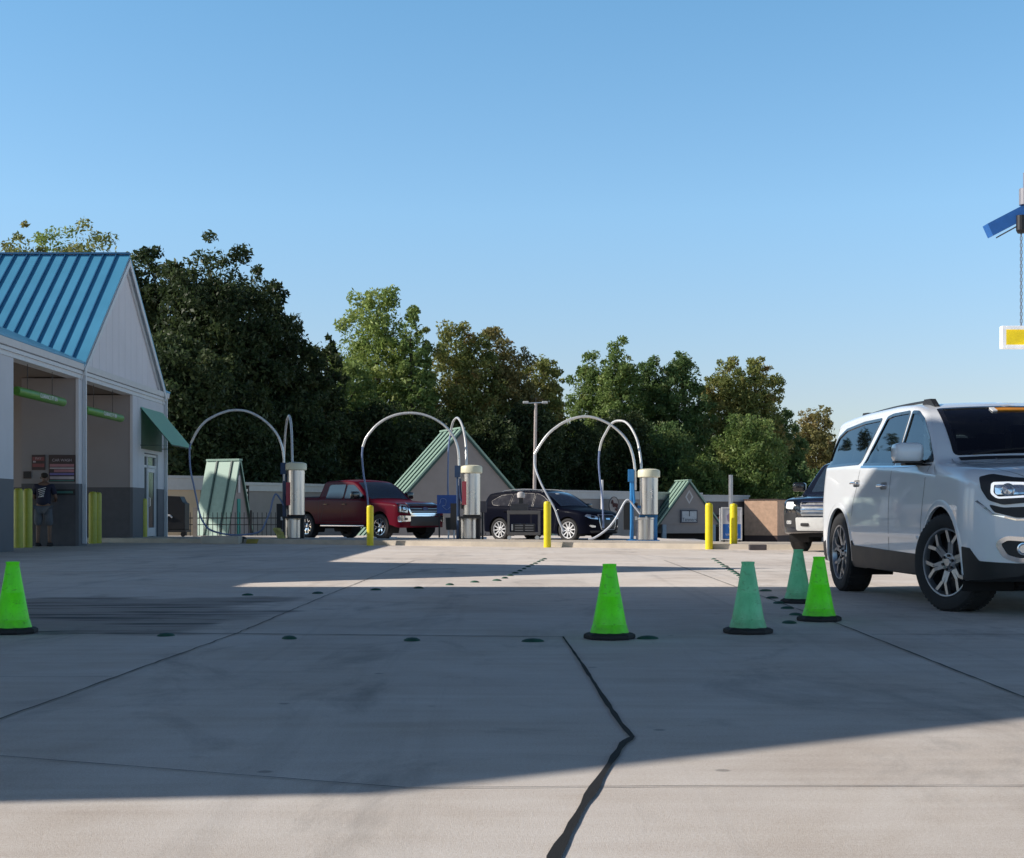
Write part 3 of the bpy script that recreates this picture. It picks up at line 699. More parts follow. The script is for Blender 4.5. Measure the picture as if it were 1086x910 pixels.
# ------------------------------------------------------------------ vehicles
def pchip(P):
    X = [p[0] for p in P]; Y = [p[1] for p in P]; n = len(X)
    h = [X[i+1]-X[i] for i in range(n-1)]; d = [(Y[i+1]-Y[i])/h[i] for i in range(n-1)]
    m = [d[0]]+[0 if d[i-1]*d[i] <= 0 else 2*d[i-1]*d[i]/(d[i-1]+d[i]) for i in range(1,n-1)]+[d[-1]]
    def f(x):
        if x <= X[0]: return Y[0]
        if x >= X[-1]: return Y[-1]
        i = 0
        while X[i+1] < x: i += 1
        t = (x-X[i])/h[i]; t2 = t*t; t3 = t2*t
        return Y[i]*(2*t3-3*t2+1)+h[i]*m[i]*(t3-2*t2+t)+Y[i+1]*(-2*t3+3*t2)+h[i]*m[i+1]*(t3-t2)
    return f
def rpoly(pts, r=.04, k=4):
    """round the corners of a 2D polygon and subdivide its sides"""
    out = []; n = len(pts)
    for i in range(n):
        p = Vector(pts[i]); a = Vector(pts[i-1]); b = Vector(pts[(i+1)%n])
        da, db = (a-p), (b-p); ra = min(r, da.length*.45); rb = min(r, db.length*.45)
        A = p+da.normalized()*ra; Bv = p+db.normalized()*rb
        for j in range(k+1):
            t = j/k; out.append((1-t)**2*A+2*t*(1-t)*p+t*t*Bv)
    res = []
    for i in range(len(out)):
        a, b = out[i], out[(i+1)%len(out)]; L = (b-a).length; m = max(1, int(L/.06))
        for j in range(m): res.append(a.lerp(b, j/m))
    return [(p.x,p.y) for p in res]
def offset(poly, d):
    """shrink (d>0) a polygon along averaged normals"""
    n = len(poly); area = sum(poly[i][0]*poly[(i+1)%n][1]-poly[(i+1)%n][0]*poly[i][1] for i in range(n)); s = 1 if area > 0 else -1
    out = []
    for i in range(n):
        a = Vector(poly[i-1]); p = Vector(poly[i]); b = Vector(poly[(i+1)%n])
        t1 = (p-a); t2 = (b-p)
        t1 = t1.normalized() if t1.length > 1e-7 else t2.normalized(); t2 = t2.normalized() if t2.length > 1e-7 else t1
        nn = (Vector((-t1.y,t1.x))+Vector((-t2.y,t2.x)))
        nn = nn.normalized() if nn.length > 1e-6 else Vector((-t1.y,t1.x))
        q = p+nn*d*s; out.append((q.x,q.y))
    return out
def inside(poly, x, y):
    c = False; n = len(poly); j = n-1
    for i in range(n):
        xi, yi = poly[i]; xj, yj = poly[j]
        if (yi > y) != (yj > y) and x < (xj-xi)*(y-yi)/(yj-yi)+xi: c = not c
        j = i
    return c
def nearest(poly, x, y):
    best = None; bd = 1e9; p = Vector((x,y)); n = len(poly)
    for i in range(n):
        a = Vector(poly[i]); b = Vector(poly[(i+1)%n]); ab = b-a; L = ab.length_squared
        t = 0 if L < 1e-12 else max(0, min(1, (p-a).dot(ab)/L)); q = a+ab*t; d = (q-p).length
        if d < bd: bd = d; best = q
    return best, bd

class Car:
    def __init__(s, top, bot, Wm, belt, tum, nose, noseL, nosen, tail, tailL, tailn, ds=.035, inset=.03, crown=.035, cr=.07, nlow=14, nup=9, ntop=14, wideZ=.75, tuck=.03):
        s.__dict__.update(locals())
        s.ft, s.fb, s.fbelt = pchip(top), pchip(bot), pchip(belt)
        s.fcr = pchip(cr) if isinstance(cr, list) else (lambda x: cr)
        s.make()
    def plan(s, x):
        f = 1.0
        u = (x-(s.nose-s.noseL))/s.noseL
        if u > 0: f *= max(1e-4, 1-min(1,u)**s.nosen)**(1/s.nosen)
        u = ((s.tail+s.tailL)-x)/s.tailL
        if u > 0: f *= max(1e-4, 1-min(1,u)**s.tailn)**(1/s.tailn)
        return f
    def W(s, x, z):
        zb = s.fbelt(x); g = lambda q: 1-s.tuck*((q-s.wideZ)/.45)**2
        p = s.plan(x)
        if z <= zb: return s.Wm*g(z)*p
        b = s.Wm*g(zb)
        e = min(1,(z-zb)/.05)
        return max(.02, (b-s.inset*e-s.tum*(z-zb))*p)
    def section(s, x):
        z0, zt = s.fb(x), s.ft(x)
        if zt < z0+.02: m = (z0+zt)/2; z0, zt = m-.01, m+.01
        hh = zt-z0; c = min(s.crown, hh*.2); ze = zt-c; r = min(s.fcr(x), (ze-z0)*.45)
        zs = ze-r; Ws = s.W(x, zs); ry = min(r*1.15, Ws*.5)
        P = []
        Wb = s.W(x,z0)
        P += [(0,z0),((Wb-.05)*.5,z0),(max(.01,Wb-.05),z0)]
        zb = min(s.fbelt(x)+.0, zs-.001) if zs < s.fbelt(x)+.03 else s.fbelt(x)
        for i in range(s.nlow+1):
            z = z0+.015+(zb-z0-.015)*i/s.nlow
            P.append((s.W(x,z), z))
        for i in range(1, s.nup+1):
            z = zb+(zs-zb)*i/s.nup; P.append((s.W(x,z), z))
        for i in range(1, 6):
            a = PI/2*i/6; P.append((Ws-ry+ry*math.cos(a), zs+r*math.sin(a)))
        yt = Ws-ry
        for i in range(0, s.ntop+1):
            y = yt*(1-i/s.ntop); P.append((y, ze+c*(1-(y/max(yt,1e-4))**2)))
        return P
    def make(s):
        # stations: arc-length along the top profile
        st = [s.tail+.002]; x = s.tail+.002; e = 1e-3
        while x < s.nose-.002:
            sl_ = abs(s.ft(x+e)-s.ft(x))/e; slp = abs(s.plan(x+e)-s.plan(x))/e*.9
            x += s.ds/math.sqrt(1+sl_*sl_*.6+slp*slp); st.append(min(x, s.nose-.002))
        secs = [s.section(x) for x in st]; n = len(secs[0])
        vs, fs = [], []
        for x, P in zip(st, secs):
            ring = [(x,-y,z) for y,z in P]+[(x,y,z) for y,z in reversed(P)]
            vs += ring
        m = 2*n
        for i in range(len(st)-1):
            for k in range(m):
                k2 = (k+1)%m; fs.append((i*m+k, i*m+k2, (i+1)*m+k2, (i+1)*m+k))
        fs.append(tuple(range(m))); fs.append(tuple(range(len(vs)-1, len(vs)-m-1, -1)))
        s.bm = bmesh.new(); V = [s.bm.verts.new(v) for v in vs]
        for f in fs:
            try: s.bm.faces.new([V[i] for i in f])
            except Exception: pass
        bmesh.ops.remove_doubles(s.bm, verts=s.bm.verts, dist=.0015)
        bmesh.ops.dissolve_degenerate(s.bm, edges=s.bm.edges, dist=.0005)
        bmesh.ops.recalc_face_normals(s.bm, faces=s.bm.faces)
        t = s.bm.copy(); bmesh.ops.triangulate(t, faces=t.faces); s.bvh = BVHTree.FromBMesh(t); s.tb = t
    DIR = {'R': (Vector((0,-5,0)),Vector((0,1,0)),(0,2)), 'L': (Vector((0,5,0)),Vector((0,-1,0)),(0,2)),
           'F': (Vector((9,0,0)),Vector((-1,0,0)),(1,2)), 'B': (Vector((-9,0,0)),Vector((1,0,0)),(1,2)), 'T': (Vector((0,0,9)),Vector((0,0,-1)),(0,1))}
    def cast(s, view, a, b):
        o, d, ax = s.DIR[view]; p = o.copy(); p[ax[0]] = a; p[ax[1]] = b
        h = s.bvh.ray_cast(p, d)
        if h[0] is None:
            q = s.bvh.find_nearest(Vector([{0:a,1:0,2:0}[0] if ax[0]==0 else (o.x and (s.nose if o.x>0 else s.tail)), a if ax[0]==1 else (b if ax[1]==1 else o.y*.2), b if ax[1]==2 else 1.6]))
            return q[0], q[1]
        n = h[1]
        if n.dot(d) > 0: n = -n
        return h[0], n
    def cut(s, view, poly, lim=None):
        ax = s.DIR[view][2]; d = s.DIR[view][1]; rem = []
        for f in s.bm.faces:
            c = f.calc_center_median()
            if f.normal.dot(d) > -.12: continue
            if view in 'RL' and (c.y > 0) == (view == 'R'): continue
            if lim and not lim(c): continue
            if inside(poly, c[ax[0]], c[ax[1]]): rem.append(f)
        vs = {v for f in rem for v in f.verts}
        bmesh.ops.delete(s.bm, geom=rem, context='FACES')
        for v in vs:
            if not v.is_valid or not v.is_boundary: continue
            q, dd = nearest(poly, v.co[ax[0]], v.co[ax[1]])
            if dd > .06: continue
            p, n = s.cast(view, q.x, q.y)
            if p is not None: v.co = p
    def patch(s, view, poly, lift=.004, grid=.05, skirt=.01, skn=None):
        poly = [tuple(p) for p in poly]; n = len(poly)
        xs_ = [p[0] for p in poly]; ys_ = [p[1] for p in poly]; pts = list(poly)
        x = min(xs_)+grid/2
        while x < max(xs_):
            y = min(ys_)+grid/2
            while y < max(ys_):
                if inside(poly,x,y) and nearest(poly,x,y)[1] > grid*.35: pts.append((x,y))
                y += grid
            x += grid
        r = geometry.delaunay_2d_cdt([Vector(p) for p in pts], [], [list(range(n))], 1, 1e-5)
        mb = MB(); P = []
        for q in r[0]:
            p, nn = s.cast(view, q.x, q.y); P.append(p+nn*lift)
        mb.add(P, [tuple(f) for f in r[2]])
        if skirt:
            a = []
            for q in poly:
                p, nn = s.cast(view, q[0], q[1]); a += [p+nn*lift, p+nn*(lift-skirt)]
            mb.add(a, [(2*i,2*i+1,(2*i+3)%(2*n),(2*i+2)%(2*n)) for i in range(n)])
        return mb
    def ring(s, view, poly, w, lift=.004, thick=.006):
        inn = offset(poly, w) if w > 0 else offset(poly, w); n = len(poly); a = []
        for p, q in zip(poly, inn):
            A, na = s.cast(view, *p); Bq, nb = s.cast(view, *q)
            a += [A+na*(lift-thick), A+na*lift, Bq+nb*lift, Bq+nb*(lift-thick)]
        mb = MB(); fs = []
        for i in range(n):
            j = (i+1)%n
            for k in range(3): fs.append((4*i+k,4*i+k+1,4*j+k+1,4*j+k))
        return mb.add(a, fs)
    def line(s, view, pts, w=.006, lift=.0012):
        """thin strip (panel gap, trim) following the body"""
        out = []; 
        for i in range(len(pts)-1):
            a, b = Vector(pts[i]), Vector(pts[i+1]); m = max(1,int((b-a).length/.05))
            out += [a.lerp(b,k/m) for k in range(m)]
        out.append(Vector(pts[-1])); vs = []
        for i, p in enumerate(out):
            t = (out[min(i+1,len(out)-1)]-out[max(i-1,0)]).normalized(); nn = Vector((-t.y,t.x))*w/2
            for sgn in (-1,1):
                q, qn = s.cast(view, *(p+nn*sgn)); vs.append(q+qn*lift)
        return MB().add(vs, [(2*i,2*i+1,2*i+3,2*i+2) for i in range(len(out)-1)])
    def arch(s, xw, rw, R, view, z_low):
        pts = []; n = 28
        for i in range(n+1):
            a = PI*1.18-(PI*1.36)*i/n; pts.append((xw+R*math.cos(a), rw+R*math.sin(a)))
        return [(pts[0][0], z_low)]+pts+[(pts[-1][0], z_low)]
    def body(s, name, mat, parent, sharp=42):
        bm = s.bm; 
        for f in bm.faces: f.smooth = True
        for e in bm.edges:
            if len(e.link_faces) == 2 and e.calc_face_angle(0) > math.radians(sharp): e.smooth = False
        me = bpy.data.meshes.new(name); bm.to_mesh(me); me.materials.append(mat)
        o = bpy.data.objects.new(name, me); COL.objects.link(o); o.parent = parent; return o
    def done(s): s.bm.free(); s.tb.free()

def make_wheel(parent, loc, r, w, rr, side, spokes=6, steer=0, split=True, rim_m=M_alloy, name='wheel', dark=M_alloyd, spin=.1, sw=.034):
    """side -1: outer face toward local -y"""
    h = MB().lathe([(rr*.96,-w*.42),(rr*.93,-w*.3),(rr*.90,w*.42)],axis='y',n=36,cap=False)
    h.lathe([(rr*.9,w*.05),(.02,w*.05)],axis='y',n=36,cap=False)
    h.lathe([(.155,-w*.05),(.155,w*.02)],axis='y',n=28)
    o = h.build(name, dark, parent, smooth=30); o.location = loc; o.rotation_euler = (0,0,steer+(PI if side > 0 else 0))
    ty = MB(); tw = w/2
    prof = [(rr*.97,-tw*.86),(rr*1.02,-tw*.93),(rr*1.10,-tw*1.0),(rr+(r-rr)*.55,-tw*1.05),(r*.955,-tw*.98),(r*.985,-tw*.86),(r,-tw*.70)]
    g_ = [-.55,-.5,-.18,-.13,.13,.18,.5,.55]
    for i, q in enumerate(g_): prof.append((r-(.009 if i%4 in (1,2) and False else 0), tw*q))
    prof += [(r,tw*.70),(r*.985,tw*.86),(r*.955,tw*.98),(rr+(r-rr)*.55,tw*1.05),(rr*1.1,tw),(rr*.97,tw*.86)]
    ty.lathe(prof,axis='y',n=48,cap=False)
    nb = 60
    for k in range(nb):
        a = 2*PI*k/nb
        for sy in (-1,1):
            c = MB().box(-.010,.010,sy*tw*.62-tw*.2,sy*tw*.62+tw*.2,r-.004,r+.005); c.xf(Matrix.Rotation(a,4,'Y')); ty.add(c.v,c.f)
    t = ty.build('tyre', M_rubber, o, smooth=35)
    rm = MB()
    lip = [(rr*1.0,-tw*.90),(rr*.985,-tw*.97),(rr*.945,-tw*.95),(rr*.92,-tw*.82),(rr*.90,-tw*.6)]
    rm.lathe(lip,axis='y',n=48,cap=False)
    hy = -tw*.62
    rm.lathe([(.002,hy-.028),(.03,hy-.028),(.036,hy-.02),(.075,hy-.012),(.085,hy+.02)],axis='y',n=28,cap=False)
    def bar(p0,p1,w0,w1,y0,y1,th=.03):
        d = (Vector(p1)-Vector(p0)).normalized(); n = Vector((-d.y,d.x))
        a0 = Vector(p0)-n*w0/2; a1 = Vector(p0)+n*w0/2; b0 = Vector(p1)-n*w1/2; b1 = Vector(p1)+n*w1/2
        v = [(a0.x,y0,a0.y),(a1.x,y0,a1.y),(b1.x,y1,b1.y),(b0.x,y1,b0.y)]
        rm.add(v+[(x,y+th,z) for x,y,z in v],[(0,1,2,3),(7,6,5,4),(0,4,5,1),(1,5,6,2),(2,6,7,3),(3,7,4,0)])
    for k in range(spokes):
        a = 2*PI*k/spokes+spin
        P = lambda rad, da: (rad*math.cos(a+da), rad*math.sin(a+da))
        if split:
            for sg in (-1,1):
                bar(P(.06,sg*.25),P(rr*.62,sg*.10*6/spokes),sw,sw*.8,hy-.008,-tw*.82)
                bar(P(rr*.60,sg*.10*6/spokes),P(rr*.94,sg*.27*6/spokes),sw*.85,sw*.8,-tw*.83,-tw*.86)
        else:
            bar(P(.05,0),P(rr*.94,0),sw*2.0,sw*1.5,hy-.008,-tw*.84)
    rm.build('rim', rim_m, o, smooth=30)
    ng = MB()
    for k in range(6):
        a = 2*PI*k/6+.3; ng.lathe([(.011,hy-.032),(.012,hy-.01)],axis='y',n=8,c=(.056*math.cos(a),0,.056*math.sin(a)))
    ng.build('lug_nuts', M_alloyd, o)
    return o
def wells(parent, car, xw, rw, R, name='wheel_well'):
    n = 20
    for sgn in (-1,1):
        m = MB(); Wd = car.W(xw, rw+.2)-.03
        vs = []
        for i in range(n+1):
            a = PI*1.15-(PI*1.30)*i/n; c = (xw+R*1.01*math.cos(a), rw+R*1.01*math.sin(a))
            vs += [(c[0],sgn*Wd,c[1]),(c[0],sgn*(Wd-.40),c[1])]
        m.add(vs,[(2*i,2*i+1,2*i+3,2*i+2) for i in range(n)])
        m.add([vs[2*i+1] for i in range(n+1)]+[(xw,sgn*(Wd-.40),rw-.2)],[(i,i+1,n+1) for i in range(n)])
        m.build(name, M_dark, parent, recalc=False)
def paint(name, col, flake=0, rough=.28, coat=1.0, var=.02, cr=.03, dust=.08, spec=.5):
    m, nt, b = newmat(name)
    n = noise(nt, mapping(nt), 2.0, 4); c = ramp(nt, n, [(.3, tuple(x*(1-var) for x in col)), (.7, tuple(min(1,x*(1+var)) for x in col))])
    # light road dust low on the body
    tc = nt.nodes.new('ShaderNodeTexCoord'); sx = nt.nodes.new('ShaderNodeSeparateXYZ'); nt.links.new(tc.outputs['Object'], sx.inputs[0])
    mr = nt.nodes.new('ShaderNodeMapRange'); mr.inputs[1].default_value = .75; mr.inputs[2].default_value = .3; nt.links.new(sx.outputs[2], mr.inputs[0])
    f = mathn(nt, 'MULTIPLY', mathn(nt,'MULTIPLY',mr.outputs[0],dust,True), noise(nt, mapping(nt), 5, 5))
    c = mixc(nt, f, c, (.22,.19,.16)); nt.links.new(c, b.inputs['Base Color'])
    b.inputs['Metallic'].default_value = flake; b.inputs['Roughness'].default_value = rough
    b.inputs['Coat Weight'].default_value = coat; b.inputs['Coat Roughness'].default_value = cr; b.inputs['Specular IOR Level'].default_value = spec
    return m
M_alloyg = simple('alloy_grey',(.25,.25,.26),.35,metal=.8)
M_alloyw = simple('alloy_machined',(.40,.41,.43),.32,metal=.85)
M_gap = simple('panel_gap', (.02,.02,.022), .7)
M_gloss = simple('gloss_black', (.012,.012,.014), .12, coat=.5)
M_lampglass = glassmat('lamp_glass', (.9,.93,.95), .92)
M_glassd = simple('dark_glass', (.010,.013,.017), .05, var=.1, coat=1)
M_lamp = simple('lamp_reflector', (.75,.77,.80), .18, metal=.8)
M_amber = simple('amber', (.65,.25,.02), .3)
M_seat = simple('seat_grey', (.16,.155,.15), .8)
M_drl = simple('running_light', (.9,.93,1.0), .3, emit=.8)

# ---- white family SUV (hero) -------------------------------------------------
def white_suv():
    root = thing('parked_suv', 'large white SUV with black lower trim stopped on the right edge', 'SUV', (0,0,0))
    top = [(-2.38,.70),(-2.37,1.10),(-2.335,1.25),(-2.25,1.52),(-2.19,1.67),(-2.13,1.735),(-1.95,1.765),(-1.2,1.79),(-.4,1.79),(.1,1.77),(.45,1.705),(.75,1.575),(1.05,1.38),(1.22,1.245),(1.32,1.215),(1.6,1.195),(1.9,1.165),(2.15,1.125),(2.32,1.06),(2.42,.95),(2.47,.78),(2.485,.62)]
    bot = [(-2.38,.60),(-2.36,.42),(-2.3,.34),(-2.1,.28),(-1.5,.26),(1.5,.25),(2.1,.26),(2.38,.30),(2.46,.42),(2.485,.56)]
    belt = [(-2.38,1.24),(-1.5,1.235),(0,1.175),(1.2,1.10),(2.48,.95)]
    c = Car(top,bot,1.0,belt,.29,2.487,.60,2.5,-2.382,.36,3.0,ds=.03,nlow=22,nup=14,ntop=22,
            cr=[(-2.4,.05),(-2,.065),(.4,.065),(1.1,.065),(1.6,.12),(2.5,.13)], inset=.022, wideZ=.72, tuck=.028, crown=.03)
    wht = paint('white_paint_car', (.86,.895,.93), var=.01, rough=.3)
    XF, XR, RT, RA = 1.51, -1.51, .388, .455
    win_f = rpoly([(1.16,1.205),(.88,1.42),(.60,1.585),(.40,1.66),(.24,1.675),(.20,1.208)],.035)
    win_r = rpoly([(.15,1.208),(.18,1.68),(-.30,1.685),(-.47,1.668),(-.80,1.25),(-.78,1.235)],.035)
    win_q = rpoly([(-.94,1.25),(-.63,1.665),(-1.2,1.665),(-1.80,1.63),(-2.02,1.56),(-2.20,1.27),(-2.12,1.255)],.03)
    wsh = rpoly([(1.17,-.76),(1.17,.76),(.44,.66),(.44,-.66)],.05)
    rear = rpoly([(-.66,1.22),(.66,1.22),(.58,1.60),(-.58,1.60)],.05)
    for v in 'RL':
        for p in (win_f,win_r,win_q): c.cut(v,p)
        for xw in (XF,XR): c.cut(v, c.arch(xw,RT,RA,v,.0))
    # front arch profile extends a bit forward
    c.cut('T', wsh, lim=lambda q: q.z > 1.15)
    c.cut('B', rear, lim=lambda q: q.x < -2.0)
    bd = c.body('body', wht, root); bd.data.materials.append(M_black)
    for p_ in bd.data.polygons:
        if p_.center.z < .345: p_.material_index = 1
    gls = glassmat('suv_side_glass',(.45,.62,.72),.62); gld = glassmat('suv_privacy_glass',(.18,.2,.23),.45); gwf = glassmat('suv_windshield',(.5,.6,.65),.6)
    for v in 'RL':
        for p, m in ((win_f,gls),(win_r,gld),(win_q,gld)):
            w_ = c.patch(v, offset(p,-.004), lift=-.006, grid=.12, skirt=0).build('side_window', m, root, smooth=60)
            c.ring(v, offset(p,-.010), .028, .004, .012).build('window_frame', M_gloss, w_, smooth=60)
    wf = c.patch('T', offset(wsh,-.006), lift=-.005, grid=.15, skirt=0).build('windshield', gwf, root, smooth=60)
    c.ring('T', offset(wsh,-.008), .045, .0035, .010).build('windshield_seal', M_gloss, wf, smooth=60)
    c.patch('T', rpoly([(.56,.62),(.56,-.17),(.50,-.17),(.50,.62)],.008), lift=.005, grid=.05).build('sun_strip', M_amber, wf)  # amber strip laid across the windshield top
    c.patch('T', rpoly([(.58,-.175),(.58,-.22),(.49,-.22),(.49,-.175)],.008), lift=.006, grid=.05).build('strip_end', M_whitep, wf)
    rw_ = c.patch('B', rear, lift=-.005, grid=.15, skirt=0).build('rear_window', gld, root, smooth=60)
    # belt trim, door gaps, creases
    for v in 'RL':
        c.line(v,[(1.14,1.178),(.2,1.186),(-.82,1.218)],.018,.006).build('belt_trim', M_chrome, root)
        gp_ = MB()
        for L in ([(1.12,1.18),(1.10,.95),(1.03,.62),(1.0,.42)],[(.17,1.20),(.16,.9),(.15,.42)],[(-.82,1.22),(-.90,1.0),(-.98,.88),(-1.02,.75)],[(1.0,.425),(.15,.425),(-1.02,.425)]):
            q = c.line(v,L,.007,.0015); gp_.add(q.v,q.f)
        gp_.build('door_gap', M_gap, root)
        cr_ = MB()
        q = c.patch(v, rpoly([(-1.0,.60),(-1.0,.575),(.95,.565),(.95,.59)],.01), .010, .1); cr_.add(q.v,q.f)
        cr_.build('door_moulding', wht, root, smooth=40)
        # black lower cladding between wheels, front and rear corners
        m = MB(); arcF = [(XF+(RA+.0)*math.cos(a), RT+(RA)*math.sin(a)) for a in [math.radians(t) for t in (160,170,180,190,200)]]
        P = [(-1.04,.27),(-1.04,.52),(-.98,.47),(.98,.435),(1.04,.47),(1.04,.27)]
        q = c.patch(v, rpoly(P,.015), .010, .08, .02); m.add(q.v,q.f)
        P = [(1.985,.30),(1.985,.525),(2.09,.515),(2.17,.42),(2.40,.405),(2.42,.31)]
        q = c.patch(v, rpoly(P,.012), .006, .05, .012); m.add(q.v,q.f)
        P = [(-1.985,.32),(-1.985,.50),(-2.2,.46),(-2.2,.36)]
        q = c.patch(v, rpoly(P,.012), .006, .05, .012); m.add(q.v,q.f)
        m.build('lower_cladding', M_black, root, smooth=40)
        # wheel arch lips
        for xw in (XF,XR):
            lip = MB(); a0 = []; n = 30; sg = -1 if v == 'R' else 1
            for i in range(n+1):
                a = math.radians(196)-math.radians(212)*i/n
                ring_ = []
                for rad, l in ((RA-.012,-.02),(RA-.012,.004),(RA+.022,.006),(RA+.045,-.001)):
                    p, nn = c.cast(v, xw+rad*math.cos(a), max(.262, RT+rad*math.sin(a))); ring_.append(Vector((p.x,p.y+sg*l,p.z)))
                a0 += ring_
            lip.add(a0,[(4*i+k,4*i+k+1,4*i+k+5,4*i+k+4) for i in range(n) for k in range(3)])
            lip.build('wheel_arch', wht, root, smooth=50)
        for xh, zh in ((-.02,1.02),(-.98+.08,1.06)):
            p, nn = c.cast(v, xh, zh); sg = -1 if v=='R' else 1
            MB().tube(catmull([(p.x-.10,p.y,p.z),(p.x-.09,p.y+sg*.035,p.z+.003),(p.x,p.y+sg*.045,p.z+.005),(p.x+.09,p.y+sg*.035,p.z+.003),(p.x+.10,p.y,p.z)],3),[.012]*13,8).build('door_handle', M_chrome, root, smooth=60)
            q = c.patch(v, rpoly([(xh-.10,zh-.03),(xh+.10,zh-.03),(xh+.10,zh+.035),(xh-.10,zh+.035)],.03),.0015,.05,0); q.build('handle_recess', simple('recess_shade',(.25,.25,.25),.4), root)
        # mirrors
        sg = -1 if v=='R' else 1
        mm = MB(); bx_ = [(0,0,0)]
        mr_ = MB().box(-.09,.11,-.12,.12,-.08,.08); mr_.xf(Matrix.Translation((.90,sg*1.07,1.285)))
        mo = mr_.build('mirror', wht, root, smooth=50, bevel=.045)
        MB().box(-.098,-.088,-.10,.10,-.065,.065).xf(Matrix.Translation((.90,sg*1.07,1.285))).build('mirror_glass', M_lampglass, mo)
        MB().prism([(.90,1.18),(.75,1.18),(.78,1.245),(.88,1.23)],'y',min(sg*.93,sg*1.08),max(sg*.93,sg*1.08)).build('mirror_foot', M_black, mo, bevel=.01)
        MB().box(.86,.98,sg*1.07-.11,sg*1.07+.11,1.197,1.21).build('mirror_trim', M_black, mo)
        # roof rail and feet
        zr = [c.cast('T',x,sg*.60)[0].z for x in (.32,.18,0,-.9,-1.75,-1.9)]
        rl = MB().tube(catmull([(.34,sg*.62,zr[0]-.0),(.20,sg*.62,zr[1]+.02),(0,sg*.62,zr[2]+.022),(-.9,sg*.62,zr[3]+.02),(-1.75,sg*.62,zr[4]+.02),(-1.95,sg*.62,zr[5]-.01)],6),.012,8)
        for x in (.14,-1.78):
            z_ = c.cast('T',x,sg*.62)[0].z
            rl.prism([(x-.15,z_-.02),(x+.2,z_-.03),(x+.08,z_+.045),(x-.08,z_+.05)],'y',sg*.62-.025,sg*.62+.025)
        rl.build('roof_rail', M_rail, root, smooth=45, bevel=0)
    # lights
    for sg in (-1,1):
        f = lambda P: rpoly([(y*sg,z) for y,z in (P if sg>0 else P[::-1])],.02)
        hl = [(.42,.88),(.47,1.02),(.70,1.035),(.84,1.065),(.915,1.045),(.915,.96),(.88,.875),(.80,.84)]
        H_ = c.patch('F', f(hl), .012, .02, .02).build('headlight', simple('lamp_dark_housing',(.035,.037,.042),.35,spec=.3), root, smooth=40)
        dr = [(.46,.90),(.49,.99),(.74,1.0),(.855,1.0),(.865,.925),(.83,.885)]
        c.ring('F', f(dr), .014, .022, .012).build('running_light', M_drl, H_, smooth=40)
        c.patch('F', f([(.50,.915),(.52,.985),(.84,.985),(.84,.915)]), .016, .03).build('reflector', M_lamp, H_)
        p, nn = c.cast('F', sg*.765, .945)
        ln = MB().lathe([(.045,0),(.05,.012),(.043,.018),(.036,.010),(.0,.022)],n=24); ln.xf(Matrix.Translation(p+nn*.018)@nn.to_track_quat('Z','Y').to_matrix().to_4x4()); ln.build('projector_lens', M_lamp, H_, smooth=40)
        c.patch('F', f([(.36,.74),(.42,.835),(.80,.82),(.88,.845),(.85,.785),(.72,.745)]), .004, .05,.006).build('lower_grille_bar', M_black, H_, smooth=40)
        c.line('F', [(sg*.36,.735),(sg*.72,.730),(sg*.86,.772),(sg*.94,.87)], .014, .006).build('headlight_trim', M_chrome, H_)
        fg = [(.50,.45),(.50,.56),(.77,.58),(.81,.55),(.77,.47),(.70,.445)]
        G_ = c.patch('F', f(fg), .004, .05).build('fog_lamp', M_black, root, smooth=40)
        c.ring('F', offset(f(fg),-.03), .032, .018, .018).build('fog_surround', M_chrome, G_, smooth=40)
        p, nn = c.cast('F', sg*.67, .515)
        ln = MB().lathe([(.045,0),(.047,.018),(.038,.02),(.030,.008),(0,.008)],n=24); ln.xf(Matrix.Translation(p+nn*.004)@nn.to_track_quat('Z','Y').to_matrix().to_4x4()); ln.build('lens', M_lamp, G_, smooth=40)
        tl = c.patch('B', f([(.70,1.0),(.70,1.30),(.90,1.30),(.93,1.0)]), .006, .06); tl.build('tail_light', simple('tail_red',(.35,.01,.01),.2,coat=1), root, smooth=40)
    gr = rpoly([(-.36,.62),(.36,.62),(.42,.95),(-.42,.95)],.04)
    GG = c.patch('F', gr, .004, .06).build('grille', M_black, root, smooth=40)
    c.ring('F', offset(gr,-.012), .03, .014, .014).build('grille_surround', M_chrome, GG, smooth=40)
    for z in (.70,.78,.87): c.line('F',[(-.38,z),(.38,z)],.02,.014).build('grille_bar', M_chrome, GG)
    c.patch('F', rpoly([(-.84,.33),(.84,.33),(.88,.405),(.6,.41),(-.6,.41),(-.88,.405)],.02), .006, .07).build('lower_bumper', M_black, root, smooth=40)
    c.patch('B', rpoly([(-.8,.40),(.8,.40),(.85,.58),(-.85,.58)],.03), .006, .08).build('rear_bumper_trim', M_black, root, smooth=40)
    for sg in (-1,1):
        hg = MB()
        q = c.line('T',[(1.22,sg*.80),(1.5,sg*.84),(1.9,sg*.80),(2.15,sg*.74),(2.30,sg*.62)],.008,.0015); hg.add(q.v,q.f)
        q = c.line('T',[(1.25,sg*.45),(1.8,sg*.40),(2.2,sg*.30)],.012,.004); hg.add(q.v,q.f)
        hg.build('hood_gap', simple('hood_line',(.25,.26,.28),.4), root)
    c.line('T',[(1.235,-.74),(1.245,0),(1.235,.74)],.07,.003).build('cowl', M_black, root)
    wp = MB()
    for y0_, y1_ in ((-.62,.02),(.08,.62)):
        pts = []
        for k in range(6):
            t = k/5; p, nn = c.cast('T',1.19-.05*math.sin(t*2),y0_+(y1_-y0_)*t); pts.append(p+nn*.018)
        wp.tube(pts,.008,5)
    wp.build('wiper', M_black, root)
    wells(root, c, XF, RT, RA); wells(root, c, XR, RT, RA)
    MB().box(-2.1,2.25,-.55,.55,.262,.40).box(-1.2,1.1,-.80,.80,.265,.3).build('underbody', M_dark, root)
